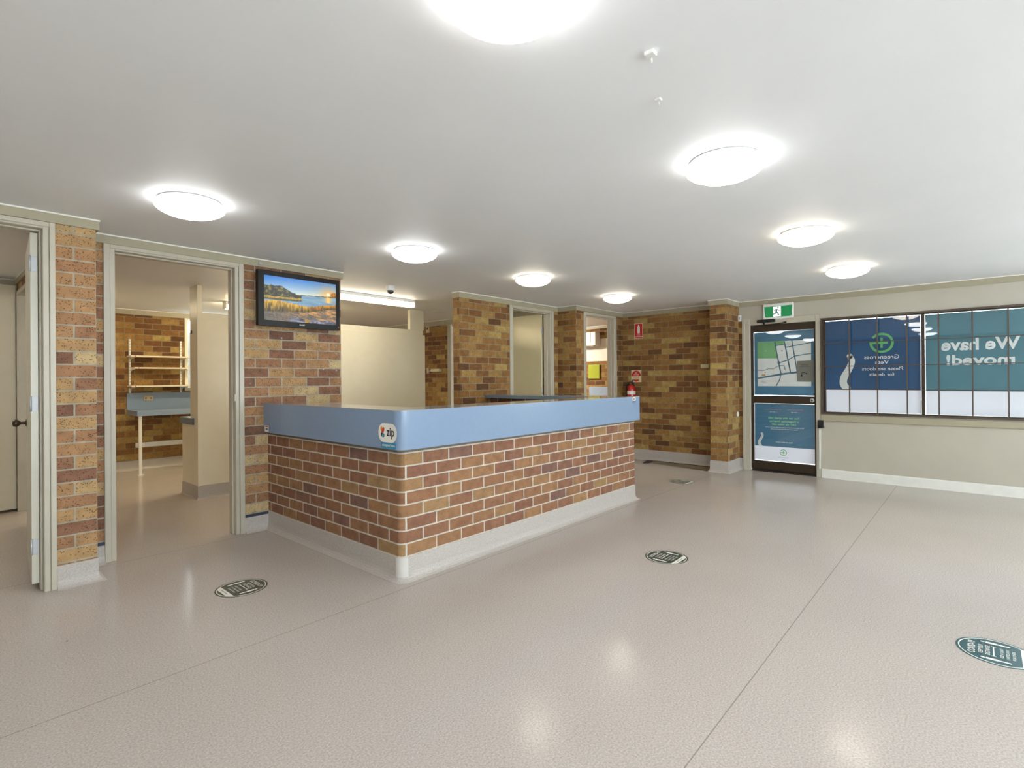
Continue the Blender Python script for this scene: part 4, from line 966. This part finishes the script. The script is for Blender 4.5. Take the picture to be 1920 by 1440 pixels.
FS1 = mat('grey_green_print', hexc(70, 76, 66), rough=.3); FS2 = mat('dark_teal_print', hexc(56, 92, 98), rough=.3); FS3 = mat('dark_green_print', hexc(58, 74, 68), rough=.3)
# ang turns local +Y (top of the sticker) to its direction on the floor
floor_sticker(1.405, 3.622, -PI/2, 'round dark distancing floor sticker left of the counter corner', FS1)
floor_sticker(3.744, 1.778, 0, 'round dark distancing floor sticker in the middle of the open floor, right of the counter', FS3)
floor_sticker(6.598, 2.914, 0, 'small far round distancing floor sticker near the far brick wall', FS3)
floor_sticker(3.486, -.052, 0, 'round teal distancing floor sticker at the lower right edge of the picture', FS2)

# ---------------------------------------------------------------- partition in the rear rooms
pa = thing('partition', 'cream board partition with timber posts behind the reception opening', 'partition', (3.7, 6.75, 0))
PY = 6.71
MB().box(2.135, 5.42, PY, PY+.10, .15, 2.143).build('board_panel', PANEL, pa, .003, 1)
MB().box(2.137, 5.445, PY-.012, PY, .15, 2.065).build('facing_sheet', PANEL, pa, .002, 1)
MB().box(2.132, 2.188, PY-.014, PY+.23, .15, CH).build('post', PANEL, pa, .003, 1)
MB().box(5.15, 5.42, PY-.016, PY-.0125, 2.143, CH).build('post_facing', PANEL, pa)
MB().box(5.17, 5.42, PY-.012, PY+.08, 2.143, CH).build('post', PANEL, pa, .003, 1)
MB().box(2.135, 2.45, PY+.101, 7.24, 0, .845).build('low_wall', PANEL, pa, .003, 1)
MB().box(2.115, 2.47, PY+.10, 7.262, .847, .925).build('low_wall_cap', LAMD, pa, .003, 1)
MB().sweep([(2.135, 7.24), (2.135, PY-.012), (5.43, PY-.012)], [(0, 0), (.022, 0), (.012, .012), (.006, .04), (.006, .150), (0, .150)]).build('skirting', COVE, pa)
MB().box(2.14, 5.42, PY-.008, PY+.1, 0, .15).build('base_plate', PANEL, pa)
box('cable_clip', (2.1245, 2.1318, 6.865, 6.895, 1.905, 1.945), BLACK, label='small black fixing on the partition post seen through the second doorway', cat='fixing')

# ---------------------------------------------------------------- desk and shelves on the rear wall
YB = 9.65
dk = thing('wall_desk', 'blue laminate desk with splashback on a single white leg against the rear brick wall', 'desk', (2.9, 9.35, 0))
MB().box(2.105, 3.9, YB-.02, YB, .925, 1.182).build('splashback', LAM, dk, .002)
MB().box(2.10, 3.9, 9.05, YB-.02, .855, .93).build('desktop', LAM, dk, .004)
MB().box(2.125, 2.165, 9.08, 9.12, 0, .855).build('leg', WHITE, dk, .003); MB().box(3.8, 3.84, 9.08, 9.12, 0, .855).build('leg', WHITE, dk, .003)
MB().box(2.11, 2.185, 9.06, 9.14, 0, .006).build('foot_plate', WHITE, dk)
MB().box(2.21, 3.9, YB-.022, YB, .345, .418).build('wall_rail', WHITE, dk, .003)
ou = thing('power_outlet', 'beige double power outlet on the blue splashback', 'power outlet', (2.378, YB-.02, 1.06))
MB().box(2.317, 2.439, YB-.032, YB-.0205, 1.062, 1.135).build('plate', mat('beige_plastic', hexc(196, 178, 142), rough=.4), ou, .003)
for xx in (2.345, 2.41): MB().box(xx-.012, xx+.012, YB-.034, YB-.0322, 1.085, 1.11).build('socket', mat('socket_brown', hexc(120, 108, 86)), ou)
for x in (2.146, 2.83, 3.5):
    lb = {2.146: 'leftmost slotted white shelf upright on the rear brick wall', 2.83: 'slotted white shelf upright beside the rear window, right of the leftmost one', 3.5: 'slotted white shelf upright hidden behind the partition'}[x]
    u = thing('shelf_upright', lb, 'shelf upright', (x, YB, 1.18), group='slotted shelf uprights')
    MB().box(x-.013, x+.013, YB-.014, YB, 1.184, 2.0).build('channel', WHITE, u)
    mb = MB()
    for i in range(18): mb.box(x-.003, x+.003, YB-.0155, YB-.0142, 1.21+i*.044, 1.228+i*.044)
    mb.build('slots', mat('slot_shadow_paint', hexc(120, 110, 96)), u)
SH = [(1.735, 2.105, 'highest white shelf on the rear brick wall'), (1.560, 2.15, 'middle white shelf on the rear brick wall'), (1.285, 2.108, 'lowest white shelf, just above the blue splashback')]
for z, x0, lb in SH:
    t = thing('wall_shelf', lb, 'shelf', (2.9, YB-.14, z), group='white shelves on the rear wall')
    MB().box(x0, 3.9, YB-.27, YB-.02, z-.011, z+.011).build('board', mat('cream_shelf', hexc(236, 226, 204), rough=.4), t, .002)
    for x in (2.146, 2.83, 3.5):
        mb = MB(); P_ = [(YB-.017, z-.075), (YB-.017, z-.012), (YB-.25, z-.012), (YB-.25, z-.02), (YB-.06, z-.04)]
        b = len(mb.v)
        for xx in (x-.0025, x+.0025):
            for yy, zz in P_: mb.v.append(Vector((xx+.008, yy, zz)))
        for i in range(5): mb.face([i, (i+1) % 5, 5+(i+1) % 5, 5+i])
        mb.face([0, 1, 2, 3, 4]); mb.face([9, 8, 7, 6, 5]); mb.build('bracket', WHITE, t)
    MB().box(x0+.045, x0+.058, YB-.2712, YB-.2701, z-.007, z+.007).build('red_tag', PRINTR, t)
# louvre window beside the shelves
r = thing('window_4', loc=(3.6, YB, 1.2), kind='structure')
mb = MB(); mb.box(2.885, 2.93, YB-.015, YB+.12, 1.2, 2.395); mb.box(4.35, 4.395, YB-.015, YB+.12, 1.2, 2.395); mb.box(2.93, 4.35, YB-.015, YB+.12, 1.2, 1.25); mb.box(2.93, 4.35, YB-.015, YB+.12, 2.35, 2.395); mb.build('window_frame', PANEL, r, .003, 1)
for i in range(9):
    z = 1.27+i*.122; mb = MB()
    for xx in (2.93, 4.35):
        for yy, zz in ((YB+.03, z), (YB+.036, z), (YB+.10, z+.12), (YB+.094, z+.12)): mb.v.append(Vector((xx, yy, zz)))
    for q in ((0, 1, 2, 3), (7, 6, 5, 4), (0, 4, 5, 1), (1, 5, 6, 2), (2, 6, 7, 3), (3, 7, 4, 0)): mb.face(q)
    mb.build('louvre_blade', GLASS, r)

# ---------------------------------------------------------------- things on the recess wall
gb = thing('wall_box', 'small cream control box high on the recess brick wall beside the partition post', 'control box', (6.49, 7.88, 2.24))
MB().box(6.47, 6.4995, 7.85, 7.92, 2.245, 2.372).build('case', mat('cream_plastic', hexc(214, 200, 160)), gb, .004)
MB().box(6.467, 6.4702, 7.868, 7.902, 2.305, 2.345).build('display', BLACK, gb)
hd = thing('towel_holder', 'cream roll holder low on the recess brick wall', 'holder', (6.46, 7.66, 1.5))
MB().box(6.42, 6.4995, 7.50, 7.745, 1.50, 1.555).build('tray', mat('cream_plastic', hexc(214, 200, 160)), hd, .012, 3)
MB().box(6.47, 6.4995, 7.745, 7.87, 1.51, 1.525).build('arm', CHROME, hd)
MB().box(6.46, 6.4995, 7.87, 7.90, 1.475, 1.575).build('end_bracket', mat('cream_plastic', hexc(214, 200, 160)), hd, .003)

# ---------------------------------------------------------------- treatment room seen through doorway 4
wb = MB().box(9.488, 9.4995, 5.0, 6.9, 1.71, 2.183).build('white_board', mat('white_board', hexc(236, 232, 224), rough=.3), label='wide white board on the orange brick wall beyond the far doorway', cat='whiteboard', bevel=.003)
ac = thing('air_conditioner', 'white split air conditioner high on the wall beyond the far doorway', 'air conditioner', (9.4, 6.35, 2.03))
MB().box(9.30, 9.487, 5.93, 6.78, 2.035, 2.32).build('case', WHITE, ac, .02, 3)
MB().box(9.292, 9.2995, 6.05, 6.68, 2.10, 2.31).build('front_panel', PRINTW, ac, .004)
MB().box(9.31, 9.42, 6.0, 6.72, 2.022, 2.034).build('air_flap', GREYP, ac, .003)
gc = MB().box(9.46, 9.4995, 5.945, 6.225, 1.345, 1.64).build('pin_board', mat('lime_fabric', hexc(160, 170, 50), rough=.8, noise=.1, scale=60), label='square lime green pin board beyond the far doorway, under the air conditioner', cat='pin board', bevel=.012)
bl = MB().box(9.470, 9.4995, 5.0, 6.215, .70, 1.175).build('splash_panel', mat('pale_blue_panel', hexc(158, 176, 202), rough=.3), label='pale blue wall panel beyond the far doorway, below the lime board', cat='wall panel', bevel=.003)
